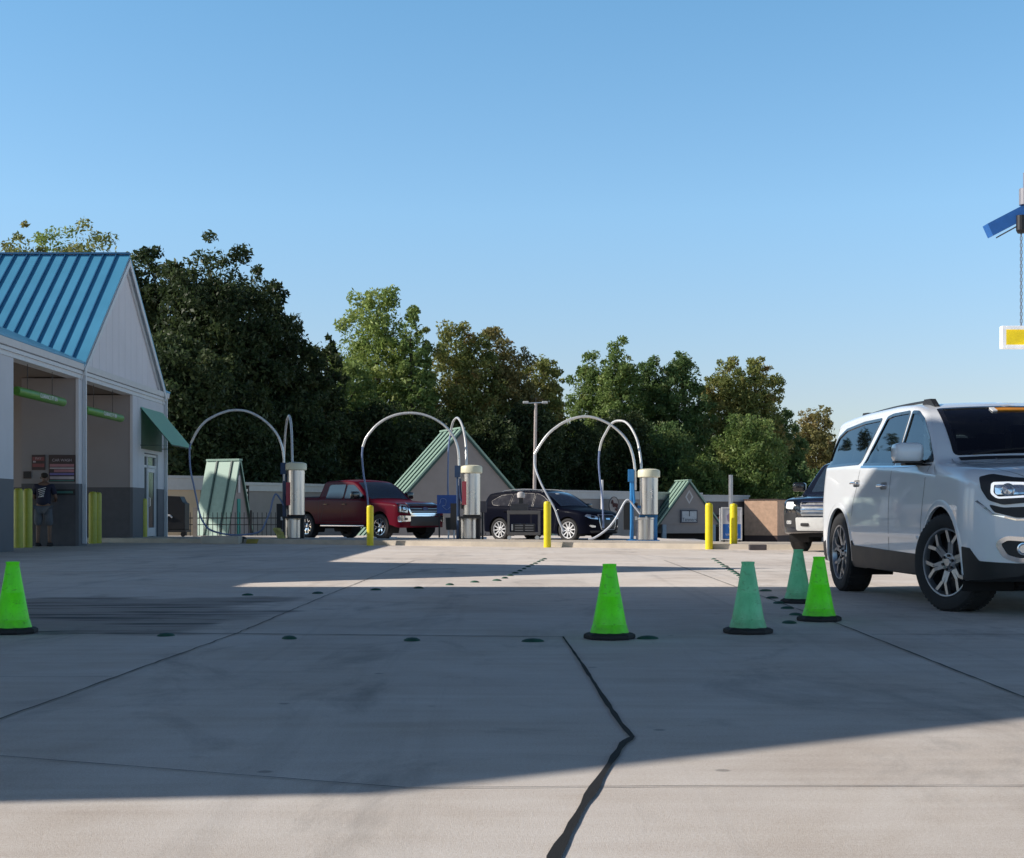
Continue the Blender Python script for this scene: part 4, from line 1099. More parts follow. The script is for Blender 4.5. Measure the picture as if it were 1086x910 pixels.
    MB().tube([(-1.51,-.75,.33),(-1.51,.75,.33)],.05,8).box(-1.75,-1.25,-.45,.45,.22,.33).box(1.2,1.8,-.5,.5,.22,.33).build('axle', M_dark, root)
    # interior
    I = MB(); I.box(-2.0,1.1,-.84,.84,.34,.40)
    I.prism([(1.16,.6),(1.16,1.17),(.92,1.19),(.82,1.08),(.78,.6)],'y',-.80,.80)
    ii = I.build('dashboard', simple('cabin_dark',(.03,.03,.032),.7), root)
    for x in (.12,-.78,-1.5):
        for y in (-.40,.40):
            S = MB().box(-.25,.28,-.25,.25,.62,.80).prism([(-.30,.75),(-.14,.75),(-.26,1.33),(-.36,1.33)],'y',-.24,.24)
            S.prism([(-.37,1.36),(-.27,1.36),(-.29,1.55),(-.39,1.55)],'y',-.13,.13).box(-.34,-.31,-.06,.06,1.3,1.38)
            S.xf(Matrix.Translation((x,y,0))).build('car_seat', M_seat, root, smooth=40, bevel=.03)
    sw_ = MB(); pts = [(0,.19*math.cos(2*PI*k/24),.19*math.sin(2*PI*k/24)) for k in range(25)]
    sw_.tube(pts,.016,6).box(-.02,.02,-.18,.18,-.03,.03); sw_.xf(Matrix.Translation((.68,.40,1.08))@Matrix.Rotation(math.radians(-22),4,'Y')); sw_.build('steering_wheel', M_black, root)
    MB().box(.70,.72,-.12,.12,1.46,1.53).build('rear_view_mirror', M_black, root, bevel=.01)
    for v, sg in (('R',-1),('L',1)):
        make_wheel(root,(XF,sg*.855,RT),RT,.255,.274,sg,rim_m=M_alloyw,steer=math.radians(21),spin=.28)
        make_wheel(root,(XR,sg*.865,RT),RT,.255,.274,sg,rim_m=M_alloyw,spin=.75)
    c.done()
    ang = math.atan2(-1.0,.045)      # heading
    h = Vector((math.cos(ang),math.sin(ang))); right = Vector((h.y,-h.x))
    fwheel = Vector((3.42,11.62))    # near front wheel, outer face
    ctr = fwheel-right*.98-h*XF
    root.location = (ctr.x,ctr.y,0); root.rotation_euler = (0,0,ang)
    return root
white_suv()

def place(root, xf_, near, h_ang, off, z):
    h = Vector((math.cos(h_ang),math.sin(h_ang))); right = Vector((h.y,-h.x)); c_ = Vector(near)-right*off-h*xf_
    root.location = (c_.x,c_.y,z); root.rotation_euler = (0,0,h_ang)

# ---- dark crossover -----------------------------------------------------------
def crossover():
    root = thing('parked_crossover','dark navy crossover with silver wheels parked behind the rolling cart','SUV')
    top = [(-2.30,.70),(-2.28,1.0),(-2.22,1.15),(-2.02,1.50),(-1.95,1.56),(-1.5,1.615),(-.6,1.65),(-.05,1.635),(.35,1.53),(.8,1.26),(1.05,1.10),(1.2,1.075),(1.6,1.03),(2.0,.94),(2.2,.84),(2.28,.68),(2.30,.56)]
    bot = [(-2.3,.60),(-2.24,.36),(-2.0,.28),(1.9,.24),(2.22,.28),(2.28,.42),(2.3,.52)]
    belt = [(-2.3,1.10),(-1,1.06),(1,1.0),(2.3,.85)]
    c = Car(top,bot,.945,belt,.42,2.302,.55,2.3,-2.302,.4,2.5,ds=.05,nlow=12,nup=8,ntop=10,cr=[(-2.3,.06),(.8,.08),(1.3,.13),(2.3,.12)],inset=.025)
    XF, XR, RT, RA = 1.40,-1.41,.365,.42
    for v in 'RL':
        for xw in (XF,XR): c.cut(v,c.arch(xw,RT,RA,v,0))
    c.body('body', paint('navy_paint',(.003,.004,.011),rough=.6,var=.1,coat=.07,cr=.06,dust=0,spec=.03), root)
    wins = [[(.88,1.06),(.30,1.42),(.08,1.50),(-.02,1.505),(-.02,1.07)],[(-.08,1.075),(-.08,1.51),(-.6,1.53),(-.92,1.50),(-.98,1.10)],[(-1.05,1.11),(-1.0,1.50),(-1.45,1.46),(-1.80,1.28),(-1.7,1.16)]]
    for v in 'RL':
        for p in wins:
            p = rpoly(p,.03); w_ = c.patch(v,p,.004,.15).build('side_window', M_glassd, root, smooth=60)
            c.ring(v, offset(p,-.012),.012,.008,.006).build('window_trim', M_gloss, w_)
        MB_ = MB()
        for L in ([(.95,1.05),(.92,.6),(.86,.35)],[(-.05,1.06),(-.06,.35)],[(-1.0,1.08),(-1.05,.75)]):
            q = c.line(v,L,.010,.0015); MB_.add(q.v,q.f)
        MB_.build('door_gap', M_gap, root)
        sg = -1 if v=='R' else 1
        for xh in (-.02,-1.0): 
            p,_ = c.cast(v,xh-.12,.95); MB().tube([(p.x-.08,p.y+sg*.01,p.z),(p.x-.06,p.y+sg*.035,p.z),(p.x+.06,p.y+sg*.035,p.z),(p.x+.08,p.y+sg*.01,p.z)],.012,6).build('door_handle', M_gloss, root)
        mo = MB().box(-.08,.10,-.11,.11,-.065,.065).xf(Matrix.Translation((.72,sg*1.03,1.14))).build('mirror', M_gloss, root, smooth=50, bevel=.03)
        z_ = [c.cast('T',x,sg*.55)[0].z for x in (.1,-.7,-1.5)]
        MB().tube(catmull([(.15,sg*.56,z_[0]-.01),(-.02,sg*.56,z_[0]+.05),(-.7,sg*.56,z_[1]+.045),(-1.4,sg*.56,z_[2]+.04),(-1.6,sg*.56,z_[2]-.03)],5),.016,6).build('roof_rail', M_alloy, root)
    ws = rpoly([(.98,-.70),(.98,.70),(.20,.58),(.20,-.58)],.05)
    wf = c.patch('T',ws,.004,.12).build('windshield', simple('windshield_dark',(.03,.05,.075),.06,coat=1), root, smooth=60)
    c.patch('T',rpoly([(.42,-.22),(.42,-.08),(.36,-.08),(.36,-.22)],.01),.008,.05).build('white_sticker', M_whitep, wf)
    c.patch('B',rpoly([(-.6,1.15),(.6,1.15),(.5,1.48),(-.5,1.48)],.05),.004,.12).build('rear_window', M_glassd, root, smooth=60)
    gr = rpoly([(-.34,.38),(.34,.38),(.42,.62),(.40,.84),(-.40,.84),(-.42,.62)],.04)
    G = c.patch('F',gr,.004,.07).build('grille', M_black, root, smooth=40)
    c.ring('F',offset(gr,-.01),.026,.014,.014).build('grille_surround', M_alloy, G)
    for z in (.46,.53,.60,.67,.75): c.line('F',[(-.36,z),(.36,z)],.01,.012).build('grille_bar', M_alloyd, G)
    c.line('F',[(-.1,.71),(.1,.71)],.05,.016).build('badge', M_chrome, G)
    for sg in (-1,1):
        f = lambda P: rpoly([(y*sg,z) for y,z in (P if sg>0 else P[::-1])],.015)
        H_ = c.patch('F',f([(.46,.70),(.46,.79),(.80,.86),(.86,.80),(.72,.72)]),.005,.06).build('headlight', M_lamp, root, smooth=40)
        c.patch('F',f([(.58,.73),(.58,.80),(.70,.82),(.70,.74)]),.012,.06).build('lens', M_gloss, H_)
        c.patch('F',f([(.56,.45),(.56,.50),(.72,.53),(.76,.50),(.68,.45)]),.006,.05).build('fog_lamp', M_lamp, root)
        c.patch('B',f([(.55,.95),(.55,1.08),(.86,1.1),(.88,.95)]),.006,.06).build('tail_light', simple('tail_red',(.35,.01,.01),.2,coat=1), root)
    c.patch('F',rpoly([(-.7,.28),(.7,.28),(.74,.35),(-.74,.35)],.02),.005,.06).build('lower_bumper', M_black, root)
    wells(root,c,XF,RT,RA); wells(root,c,XR,RT,RA)
    MB().box(-2.1,2.0,-.6,.6,.25,.4).build('underbody', M_dark, root)
    for sg in (-1,1):
        make_wheel(root,(XF,sg*.80,RT),RT,.235,.262,sg,spokes=10,split=False,sw=.022,rim_m=simple('rim_silver',(.72,.73,.74),.4,metal=.2),steer=math.radians(4))
        make_wheel(root,(XR,sg*.80,RT),RT,.235,.262,sg,spokes=10,split=False,sw=.022,rim_m=simple('rim_silver',(.72,.73,.74),.4,metal=.2))
    c.done()
    place(root,XF,(gx(602,45.6),45.6),math.radians(-40),.92,-.12); return root
crossover()

# ---- red crew-cab pickup --------------------------------------------------------
def pickup():
    root = thing('parked_pickup','dark red crew-cab pickup with chrome grille parked at the vacuums','pickup truck')
    top = [(-2.95,.85),(-2.93,1.30),(-2.86,1.38),(-1.32,1.385),(-1.22,1.40),(-1.16,1.62),(-1.10,1.84),(-1.0,1.90),(-.3,1.93),(.25,1.90),(.55,1.80),(.95,1.52),(1.22,1.30),(1.34,1.26),(1.8,1.235),(2.4,1.19),(2.72,1.12),(2.84,1.02),(2.88,.75),(2.885,.6)]
    bot = [(-2.95,.70),(-2.90,.52),(-2.6,.48),(2.3,.46),(2.7,.38),(2.86,.42),(2.885,.56)]
    belt = [(-2.95,1.28),(-1.2,1.27),(1.3,1.22),(2.9,1.05)]
    c = Car(top,bot,1.0,belt,.30,2.887,.42,3.0,-2.952,.12,3,ds=.05,nlow=14,nup=8,ntop=10,cr=[(-2.9,.05),(-1.2,.06),(1,.08),(1.5,.11),(2.88,.09)],inset=.03,wideZ=.85,tuck=.02)
    XF, XR, RT, RA = 1.84,-1.84,.405,.475
    for v in 'RL':
        for xw in (XF,XR): c.cut(v,c.arch(xw,RT+.02,RA,v,0))
    red = paint('deep_red_paint',(.10,.002,.012),flake=0,rough=.5,var=.05,coat=.16,cr=.08,dust=0,spec=.07); c.body('body', red, root)
    c.patch('T', rpoly([(-2.86,-.80),(-2.86,.80),(-1.30,.80),(-1.30,-.80)],.05),.012,.2).build('bed_cover', M_black, root)
    wins = [[(1.08,1.31),(.55,1.66),(.40,1.73),(.10,1.74),(.08,1.30)],[(-.02,1.30),(.0,1.745),(-.70,1.745),(-.80,1.72),(-.86,1.31)]]
    for v in 'RL':
        for p in wins:
            p = rpoly(p,.04); w_ = c.patch(v,p,.004,.15).build('side_window', M_glassd, root, smooth=60)
            c.ring(v, offset(p,-.012),.012,.008,.006).build('window_trim', M_gloss, w_)
        g_ = MB()
        for L in ([(1.16,1.28),(1.12,.9),(1.02,.56)],[(.03,1.27),(.02,.56)],[(-.93,1.28),(-.95,.95),(-1.1,.56)],[(-1.19,1.38),(-1.19,.50)],[(1.02,.56),(-1.1,.56)]):
            q = c.line(v,L,.012,.0015); g_.add(q.v,q.f)
        g_.build('door_gap', M_gap, root)
        sg = -1 if v=='R' else 1
        for xh in (.14,-.80):
            p,_ = c.cast(v,xh,1.12); MB().tube([(p.x-.1,p.y,p.z),(p.x-.08,p.y+sg*.035,p.z),(p.x+.08,p.y+sg*.035,p.z),(p.x+.1,p.y,p.z)],.014,6).build('door_handle', M_gloss, root)
        c.line(v,[(1.26,.98),(1.50,.99)],.035,.008).build('fender_badge', M_chrome, root)
        MB().box(-1.1,1.1,min(sg*.90,sg*1.0),max(sg*.90,sg*1.0),.40,.45).tube([(-1.1,sg*.9,.42),(-1.25,sg*.75,.46)],.03,6).build('running_board', M_chrome, root, bevel=.015)
        mo = MB().box(-.09,.10,-.14,.14,-.12,.12).xf(Matrix.Translation((.84,sg*1.15,1.40))).build('mirror', M_gloss, root, smooth=50, bevel=.04)
        MB().tube([(.88,sg*.93,1.33),(.86,sg*1.08,1.36)],.03,6).build('mirror_arm', M_black, mo)
    ws = rpoly([(1.20,-.80),(1.20,.80),(.46,.68),(.46,-.68)],.06)
    c.patch('T',ws,.004,.12).build('windshield', simple('windshield_dark',(.03,.05,.075),.06,coat=1), root, smooth=60)
    c.patch('B',rpoly([(-.6,1.45),(.6,1.45),(.55,1.78),(-.55,1.78)],.05),.004,.12).build('rear_window', M_glassd, root, smooth=60)
    gr = rpoly([(-.58,.80),(.58,.80),(.66,.95),(.60,1.13),(-.60,1.13),(-.66,.95)],.03)
    G = c.patch('F',gr,.004,.08).build('grille', M_black, root)
    c.ring('F',offset(gr,-.015),.05,.02,.02).build('grille_surround', M_chrome, G)
    for z in (.89,.97,1.05): c.line('F',[(-.6,z),(.6,z)],.026,.022).build('grille_bar', M_alloyg, G)
    e = MB().lathe([(.11,0),(.11,.03)],n=24).xf(Matrix.Diagonal((1,.5,1,1))); p,nn = c.cast('F',0,.97)
    e.xf(Matrix.Translation(p+Vector((.012,0,0)))@Matrix.Rotation(PI/2,4,'Z')@Matrix.Rotation(PI/2,4,'X')).build('badge', simple('badge_blue',(.02,.05,.16),.2), G)
    for sg in (-1,1):
        f = lambda P: rpoly([(y*sg,z) for y,z in (P if sg>0 else P[::-1])],.02)
        H_ = c.patch('F',f([(.68,.82),(.66,1.10),(.90,1.14),(.955,1.08),(.955,.86)]),.006,.06).build('headlight', M_gloss, root)
        c.ring('F',f([(.70,.85),(.69,1.08),(.88,1.10),(.92,1.05),(.92,.88)]),.035,.012,.01).build('running_light', M_lamp, H_)
        c.patch('F',f([(.76,.93),(.76,1.02),(.84,1.02),(.84,.93)]),.012,.06).build('lens', M_lamp, H_)
        c.patch('F',f([(.60,.58),(.60,.75),(.93,.76),(.96,.70),(.94,.56)]),.03,.07,.035).build('front_bumper', M_chrome, root, smooth=40)
        c.patch('F',f([(.70,.62),(.70,.69),(.80,.69),(.80,.62)]),.036,.05).build('fog_lamp', M_gloss, root)
        c.patch('B',f([(.80,.85),(.80,1.25),(.97,1.25),(.97,.85)]),.006,.06).build('tail_light', simple('tail_red',(.35,.01,.01),.2,coat=1), root)
    c.patch('F',rpoly([(-.60,.44),(.60,.44),(.60,.72),(-.60,.72)],.02),.02,.08,.025).build('lower_grille', M_black, root)
    c.line('F',[(-.60,.755),(.60,.755)],.04,.03).build('bumper_bar', M_chrome, root)
    wells(root,c,XF,RT+.02,RA); wells(root,c,XR,RT+.02,RA)
    MB().box(-2.7,2.5,-.5,.5,.38,.55).tube([(-1.84,-.8,.38),(-1.84,.8,.38)],.06,8).build('underbody', M_dark, root)
    for sg in (-1,1):
        make_wheel(root,(XF,sg*.86,RT),RT,.27,.265,sg,spokes=6,split=True,sw=.034,steer=math.radians(3),rim_m=M_chrome)
        make_wheel(root,(XR,sg*.86,RT),RT,.27,.265,sg,spokes=6,split=True,sw=.034,rim_m=M_chrome)
    c.done()
    place(root,XF,(gx(402,45.7),45.7),math.radians(-44),1.0,-.06); return root
pickup()

# ---- black full-size SUV half hidden behind the white one ------------------------
def dark_suv():
    root = thing('parked_suv','black SUV with chrome grille and pale bumper, half hidden behind the white SUV','SUV')
    top = [(-2.6,.70),(-2.58,1.1),(-2.5,1.4),(-2.38,1.78),(-2.25,1.85),(-1,1.90),(-.2,1.90),(.3,1.84),(.75,1.55),(1.18,1.21),(1.3,1.17),(1.8,1.14),(2.2,1.10),(2.45,1.02),(2.53,.85),(2.55,.65)]
    bot = [(-2.6,.6),(-2.5,.45),(2.2,.36),(2.48,.40),(2.55,.55)]
    belt = [(-2.6,1.25),(1,1.18),(2.55,1.0)]
    c = Car(top,bot,1.0,belt,.30,2.552,.40,2.8,-2.602,.2,3,ds=.06,nlow=12,nup=8,ntop=10,cr=[(-2.6,.06),(1,.08),(1.5,.12),(2.5,.10)],wideZ=.8)
    XF, XR, RT, RA = 1.55,-1.45,.40,.46
    for v in 'RL':
        for xw in (XF,XR): c.cut(v,c.arch(xw,RT,RA,v,0))
    c.body('body', paint('black_blue_paint',(.008,.012,.022),rough=.2,var=.1), root)
    for v in 'RL':
        for p in ([(1.02,1.24),(.45,1.62),(.30,1.70),(.05,1.71),(.05,1.24)],[(-.05,1.24),(-.05,1.72),(-.9,1.72),(-.95,1.25)],[(-1.05,1.26),(-1.0,1.71),(-2.0,1.66),(-2.2,1.32)]):
            c.patch(v,rpoly(p,.04),.004,.15).build('side_window', M_glassd, root, smooth=60)
        sg = -1 if v=='R' else 1
        mo = MB().box(-.09,.10,-.13,.13,-.09,.09).xf(Matrix.Translation((.82,sg*1.13,1.32))).build('mirror', M_gloss, root, smooth=50, bevel=.04)
        c.patch(v,rpoly([(-.98,.37),(-.98,.5),(1.05,.5),(1.05,.37)],.02),.01,.1).build('lower_cladding', M_black, root)
    c.patch('T',rpoly([(1.14,-.78),(1.14,.78),(.30,.66),(.30,-.66)],.06),.004,.12).build('windshield', simple('windshield_dark',(.03,.05,.075),.06,coat=1), root, smooth=60)
    gr = rpoly([(-.55,.72),(.55,.72),(.58,1.0),(-.58,1.0)],.03)
    G = c.patch('F',gr,.006,.08).build('grille', simple('grille_silver',(.38,.38,.38),.3,metal=.6), root)
    for z in (.78,.85,.92,.99): c.line('F',[(-.56,z),(.56,z)],.022,.02).build('grille_bar', M_chrome, G)
    for sg in (-1,1):
        f = lambda P: rpoly([(y*sg,z) for y,z in (P if sg>0 else P[::-1])],.02)
        H_ = c.patch('F',f([(.66,.82),(.66,1.02),(.90,1.03),(.95,.92),(.92,.82)]),.008,.06).build('headlight', M_gloss, root)
        c.patch('F',f([(.72,.85),(.72,.99),(.88,.99),(.89,.87)]),.016,.06).build('lens', simple('lamp_bright',(.8,.82,.85),.25), H_)
        c.patch('F',f([(.66,.50),(.64,.76),(.92,.78),(.96,.70),(.94,.50)]),.008,.07).build('bumper_corner', M_black, root)
        c.patch('F',f([(.76,.56),(.76,.63),(.88,.63),(.88,.56)]),.014,.05).build('fog_lamp', M_lamp, root)
    c.patch('F',rpoly([(-.64,.44),(.64,.44),(.66,.69),(-.66,.69)],.03),.03,.08,.035).build('front_bumper', simple('pale_bumper',(.62,.62,.60),.35), root, smooth=40)
    c.patch('F',rpoly([(.38,.52),(.38,.58),(.55,.58),(.55,.52)],.02),.036,.05).build('bumper_slot', M_black, root)
    c.patch('F',rpoly([(-.55,.52),(-.55,.58),(-.38,.58),(-.38,.52)],.02),.036,.05).build('bumper_slot', M_black, root)
    wells(root,c,XF,RT,RA); wells(root,c,XR,RT,RA)
    MB().box(-2.3,2.2,-.6,.6,.3,.5).build('underbody', M_dark, root)
    for sg in (-1,1):
        make_wheel(root,(XF,sg*.86,RT),RT,.26,.255,sg,spokes=6,split=False,sw=.03)
        make_wheel(root,(XR,sg*.86,RT),RT,.26,.255,sg,spokes=6,split=False,sw=.03)
    c.done()
    a = math.radians(-119); h = Vector((math.cos(a),math.sin(a))); right = Vector((h.y,-h.x))
    corner = Vector((gx(833,29.2),29.2)); ctr = corner-right*.93-h*2.35
    root.location = (ctr.x,ctr.y,0); root.rotation_euler = (0,0,a)
dark_suv()
# ------------------------------------------------------------------ vacuum stations
def vacuum(px, Y, z, top_py, label, shade, boomA, hoseA, boomB, hoseB, dB, pole_px, extra_hose=None, frame=False):
    """px: canister centre. Boom outlines are laid in vertical planes through the post."""
    sc = Y/F; x0 = gx(px, Y); P0 = Vector((x0, Y, z))
    t = thing('vacuum_station', label, 'vacuum station', P0, 0, 'self service vacuum stations on the kerb')
    Htot = CAMZ-(top_py-HZ)*sc-z
    r = .225; rc = .278; hb = .56
    L = lambda q: Vector(q)-P0
    MB().lathe([(rc*.93,Htot-.22),(rc,Htot-.205),(rc,Htot-.07),(rc*.93,Htot-.035),(rc*.6,Htot-.008),(.003,Htot)],n=36).build('cap', M_capcream, t, smooth=40)
    c = MB().lathe([(r,hb+.10),(r,Htot-.221)],n=36)
    for q in (hb+.14,Htot-.29): c.lathe([(r+.006,q-.012),(r+.006,q+.012)],n=36,cap=False)
    c.build('canister', M_steel, t, smooth=40)
    dx = -.09
    MB().lathe([(.20,.03),(.225,.04),(.225,hb-.03),(.235,hb-.02),(.235,hb+.02),(.10,hb+.03)],n=36,c=(dx,0,0)).build('dust_bin', M_steel, t, smooth=40)
    fr_ = MB()
    fr_.box(-.22,.23,.05,.16,hb+.03,hb+.09).box(.13,.21,-.04,.10,0,hb+.03).box(-.3,.25,-.22,.22,0,.03)
    fr_.build('stand', M_bluepost if not frame else M_black, t)
    for (a_,z_) in ((-.25,hb+.02),(0,hb+.02)): 
        MB().box(dx+a_-.02,dx+a_+.03,-.26,-.22,z_-.06,z_+.03).build('latch', M_alloy, t)
    # post
    xp = gx(pole_px,Y)-x0
    p = MB().tube([(xp,.0,0),(xp,.0,Htot-.2)],.05,12).lathe([(.14,0),(.14,.02),(.06,.05)],c=(xp,0,0),n=20)
    p.box(xp-.09,xp+.05,-.06,.06,Htot-.32,Htot-.02)
    p.tube(catmull([(xp+.03,-.02,Htot-.35),(xp+.05,-.03,Htot-.7),(xp+.10,-.05,Htot-.92),(xp+.28,-.03,Htot-.95)]),.035,8)
    p.build('post', M_bluepost if not frame else simple('navy_paint_post',(.02,.05,.12),.4), t)
    MB().box(xp-.2,xp-.03,-.02,.05,.28,.95).build('mat_rack', M_black, t)
    # booms
    def path(pts, dep):
        n = len(pts); return [L(at(a,b,Y+dep(i/(n-1)))) for i,(a,b) in enumerate(pts)]
    bm = MB(); pa = path(boomA, lambda u: -.02); bm.tube(catmull(pa,5),.032,10); bm.build('boom', M_boom, t, smooth=60)
    pb = path(boomB, lambda u: dB*sm(0,1,u)); MB().tube(catmull(pb,5),.030,10).build('boom', M_boom, t, smooth=60)
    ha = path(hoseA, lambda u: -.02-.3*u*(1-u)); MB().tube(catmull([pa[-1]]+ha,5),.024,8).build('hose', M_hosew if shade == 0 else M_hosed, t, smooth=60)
    hb_ = path(hoseB, lambda u: dB); MB().tube(catmull([pb[-1]]+hb_,5),.024,8).build('hose', M_hosed, t, smooth=60)
    if extra_hose:
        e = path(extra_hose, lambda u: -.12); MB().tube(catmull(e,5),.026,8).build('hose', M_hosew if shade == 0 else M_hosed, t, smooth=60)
    # nozzle holder and decal
    MB().lathe([(.03,0),(.045,.12),(.03,.14)],c=(xp+.10,-.08,hb+.25),n=14).build('nozzle', M_black, t)
    if frame:
        MB().box(-.30,.24,-.26,-.235,.03,.06).box(-.30,-.26,-.26,-.235,.06,hb).box(.20,.24,-.26,-.235,.06,hb).box(-.32,.26,-.27,.2,hb+.0,hb+.06).build('bin_frame', M_black, t)
        MB().box(-r-.01,-r+.10,-.19,-.12,hb+.35,hb+.95).build('decal', simple('decal_red',(.40,.06,.08),.4), t)
    return t
vacuum(688,36,.085,497,'vacuum station with bright blue post and white looping hose, rightmost on the kerb',0,
   [(673.8,520),(673.8,509),(673,494),(670.6,481),(666,469),(658,459),(649,451.5),(641,447),(632,443.5),(622,441.8),(610,443.2),(598.6,447.5),(590,453),(581.7,460),(574,470),(566.8,482)],
   [(567.2,494),(571,506),(577.5,520),(588,539),(593,553),(598,564)],
   [(679.8,500),(680,492),(678,477),(676,468),(672.8,460),(668,452),(662,447),(653.7,446.5),(648,450),(643,458),(638,468),(635.7,478)],
   [(635,490),(636,505),(639,530),(639.5,545),(640,560)], 1.9, 670,
   [(679,545),(672,536),(667,530.5),(663,532),(658,541),(653,550),(647,558),(641,563.5),(634.6,568),(629,571),(624,572)])
vacuum(500,37.4,.075,493,'middle vacuum station with dark blue post beside a blue sign panel',1,
   [(486.9,515),(486.9,502),(486.4,482),(484,470),(479,460),(471,451),(461,444.4),(449,439.8),(435.6,438),(422,439.5),(410,443.8),(400,450.5),(393,458),(388,465),(384.7,474)],
   [(384,485),(385.8,504.7),(388,516),(390,530),(391,548),(392,562)],
   [(494.5,500),(494.5,485),(493.9,470.8),(492,458),(489.6,449.7),(487,445),(484.5,443.2),(481,446.5),(479,453),(477.5,462)],
   [(475.8,475),(475.2,495),(475,515),(475.4,532)], 2.1, 486, None, True)
vacuum(314,38.3,.07,490,'leftmost vacuum station, in shade behind the tail of the red pickup',1,
   [(301.4,510),(301.4,495),(300.5,482),(298.4,471.4),(294,461),(286.6,451.6),(279,445),(270.8,439.8),(262,436.3),(253,435),(244,435.5),(235,438),(227,441.5),(219.3,446),(213,452),(207.5,460),(202.5,470)],
   [(201,478),(202,498),(205.5,515),(209,532),(212.4,547),(217,556),(223,562),(236,566),(249,567.5),(265,566.5),(276.7,563),(282,553),(286.6,542),(289,531),(292.5,524),(297,529),(302,538)],
   [(310,500),(310,489),(309.7,474),(309.3,460),(308.5,448),(306.8,441),(305,444),(303.4,452),(302,468),(301.2,485)],
   [(301,495),(301,505),(301,515),(301,522)], 2.2, 301.5, None, True)
# blue sign panel beside the middle station (swirl), and its bin
YB = 38.6
a = at(463.5,544.5,YB); b = at(487,525,YB)
sp = thing('blue_sign','blue sign panel with pale swirl beside the middle vacuum','sign',(a.x,YB,a.z-.0))
W_, H_ = b.x-a.x, b.z-a.z
MB().box(0,W_,-.03,0,0,H_).build('panel', simple('panel_blue',(.02,.09,.36),.4), sp)
MB().tube(catmull([(W_*.12,-.04,H_*.5),(W_*.2,-.04,H_*.8),(W_*.4,-.04,H_*.75),(W_*.38,-.04,H_*.45),(W_*.25,-.04,H_*.4),(W_*.45,-.04,H_*.2),(W_*.62,-.04,H_*.35),(W_*.8,-.04,H_*.15),(W_*.92,-.04,H_*.2)]),.008,5).build('swirl', simple('panel_pale',(.25,.35,.62),.5), sp)
for x_ in (.04,W_-.08): MB().box(x_,x_+.04,-.02,.02,-.64,0).build('leg', M_black, sp)
bk = thing('waste_bin','slim black bin on pale legs under the blue sign panel','bin',(gx(479,YB-.3),YB-.3,.04))
MB().prism([(-.14,.30),(.14,.30),(.16,.62),(-.16,.62)],'y',-.12,.12).build('bin_body', M_black, bk, bevel=.01)
for x_ in (-.09,.07): MB().tube([(x_,-.06,0),(x_*.8,-.05,.3)],.022,6).build('leg', M_hosew, bk)
# yellow cloth near the left station
m = MB(); rr = random.Random(2); vs = []
for i in range(7):
    for j in range(4): vs.append((.22*j/3-.11+rr.uniform(-.02,.02)+(i*.03), rr.uniform(-.05,.05), .34-.34*i/6+rr.uniform(-.01,.01)))
m.add(vs,[(i*4+j,i*4+j+1,(i+1)*4+j+1,(i+1)*4+j) for i in range(6) for j in range(3)])
o = m.build('drying_cloth', simple('yellow_cloth',(.45,.42,.14),.8,var=.4,scale=18), loc=(gx(293,38),38,.05), smooth=80); tag(o,'crumpled pale yellow cloth hanging at the foot of the leftmost vacuum','cloth')
# grey box on pole right of middle vacuum
o = MB().box(0,.21,0,.14,0,.30).build('control_box', simple('brownish_box',(.14,.115,.12),.6), loc=at(507.5,543.5,39), bevel=.01); tag(o,'small brown-grey control box just right of the middle vacuum','control box')
MB().box(.08,.13,.05,.09,-.80,0).build('box_post', M_black, o)

# ------------------------------------------------------------------ rolling cart
YC = 36.4; s_ = YC/F
cart = thing('rolling_cart','black rolling utility cart with drawers and a crate on top','cart',(gx(555.5,YC),YC,.115))
zc = lambda py: CAMZ-(py-HZ)*s_-.115
hw = 17.5*s_
for za, zb_ in ((545.5,541.5),(567.5,564.5)): MB().box(-hw,hw,-.25,.25,zc(za),zc(zb_)).build('shelf', simple('cart_grey',(.11,.105,.105),.5), cart, bevel=.01)
for x in (-hw+.03,hw-.03):
    for y in (-.22,.22): MB().box(x-.028,x+.028,y-.028,y+.028,zc(566),zc(543)).build('leg', simple('cart_grey',(.11,.105,.105),.5), cart)
dw = MB().box(-.31,.28,-.22,.2,zc(564),zc(555.5)); DW = dw.build('drawer_unit', M_black, cart, bevel=.01)
q = MB()
for k in range(3): q.box(-.22,-.02,-.235,-.222,zc(563-2.6*k),zc(561.8-2.6*k)); q.box(.03,.24,-.235,-.222,zc(563-2.6*k),zc(561.8-2.6*k))
q.build('drawer_front', simple('drawer_edge',(.16,.16,.17),.4), DW)
MB().box(-.31,-.27,-.235,-.2,zc(562.5),zc(556)).build('label_plate', M_parap, DW)
for x in (-hw+.05,hw-.08): 
    for y in (-.2,.2): MB().lathe([(.03,-.02),(.052,-.02),(.052,.02),(.03,.02)],axis='y',n=16,c=(x,y,.052)).build('caster', M_alloy, cart)
cr = thing('plastic_crate','dark ribbed plastic crate standing on the rolling cart','crate',(gx(551,YC),YC,.115+zc(541.5)))
k = MB().box(-.23,.22,-.2,.2,0,.17)
for i in range(10): k.box(-.22+.045*i,-.2+.045*i,-.212,-.2,.01,.165)
k.box(-.25,.24,-.22,.22,.155,.175); k.build('bin_body', simple('crate_dark',(.055,.055,.065),.45), cr)
o = MB().lathe([(.02,0),(.09,.02),(.10,.10),(.08,.15),(.03,.17)],n=20).build('jug', simple('mitt_pale',(.5,.48,.47),.7,var=.3,scale=20), loc=(gx(552.5,YC),YC-.05,.115+zc(541.5)+.30), smooth=60); tag(o,'round pale jug standing above the crate on the cart','jug')
MB().box(-.05,.05,-.05,.05,-.13,.01).build('neck', M_black, o)

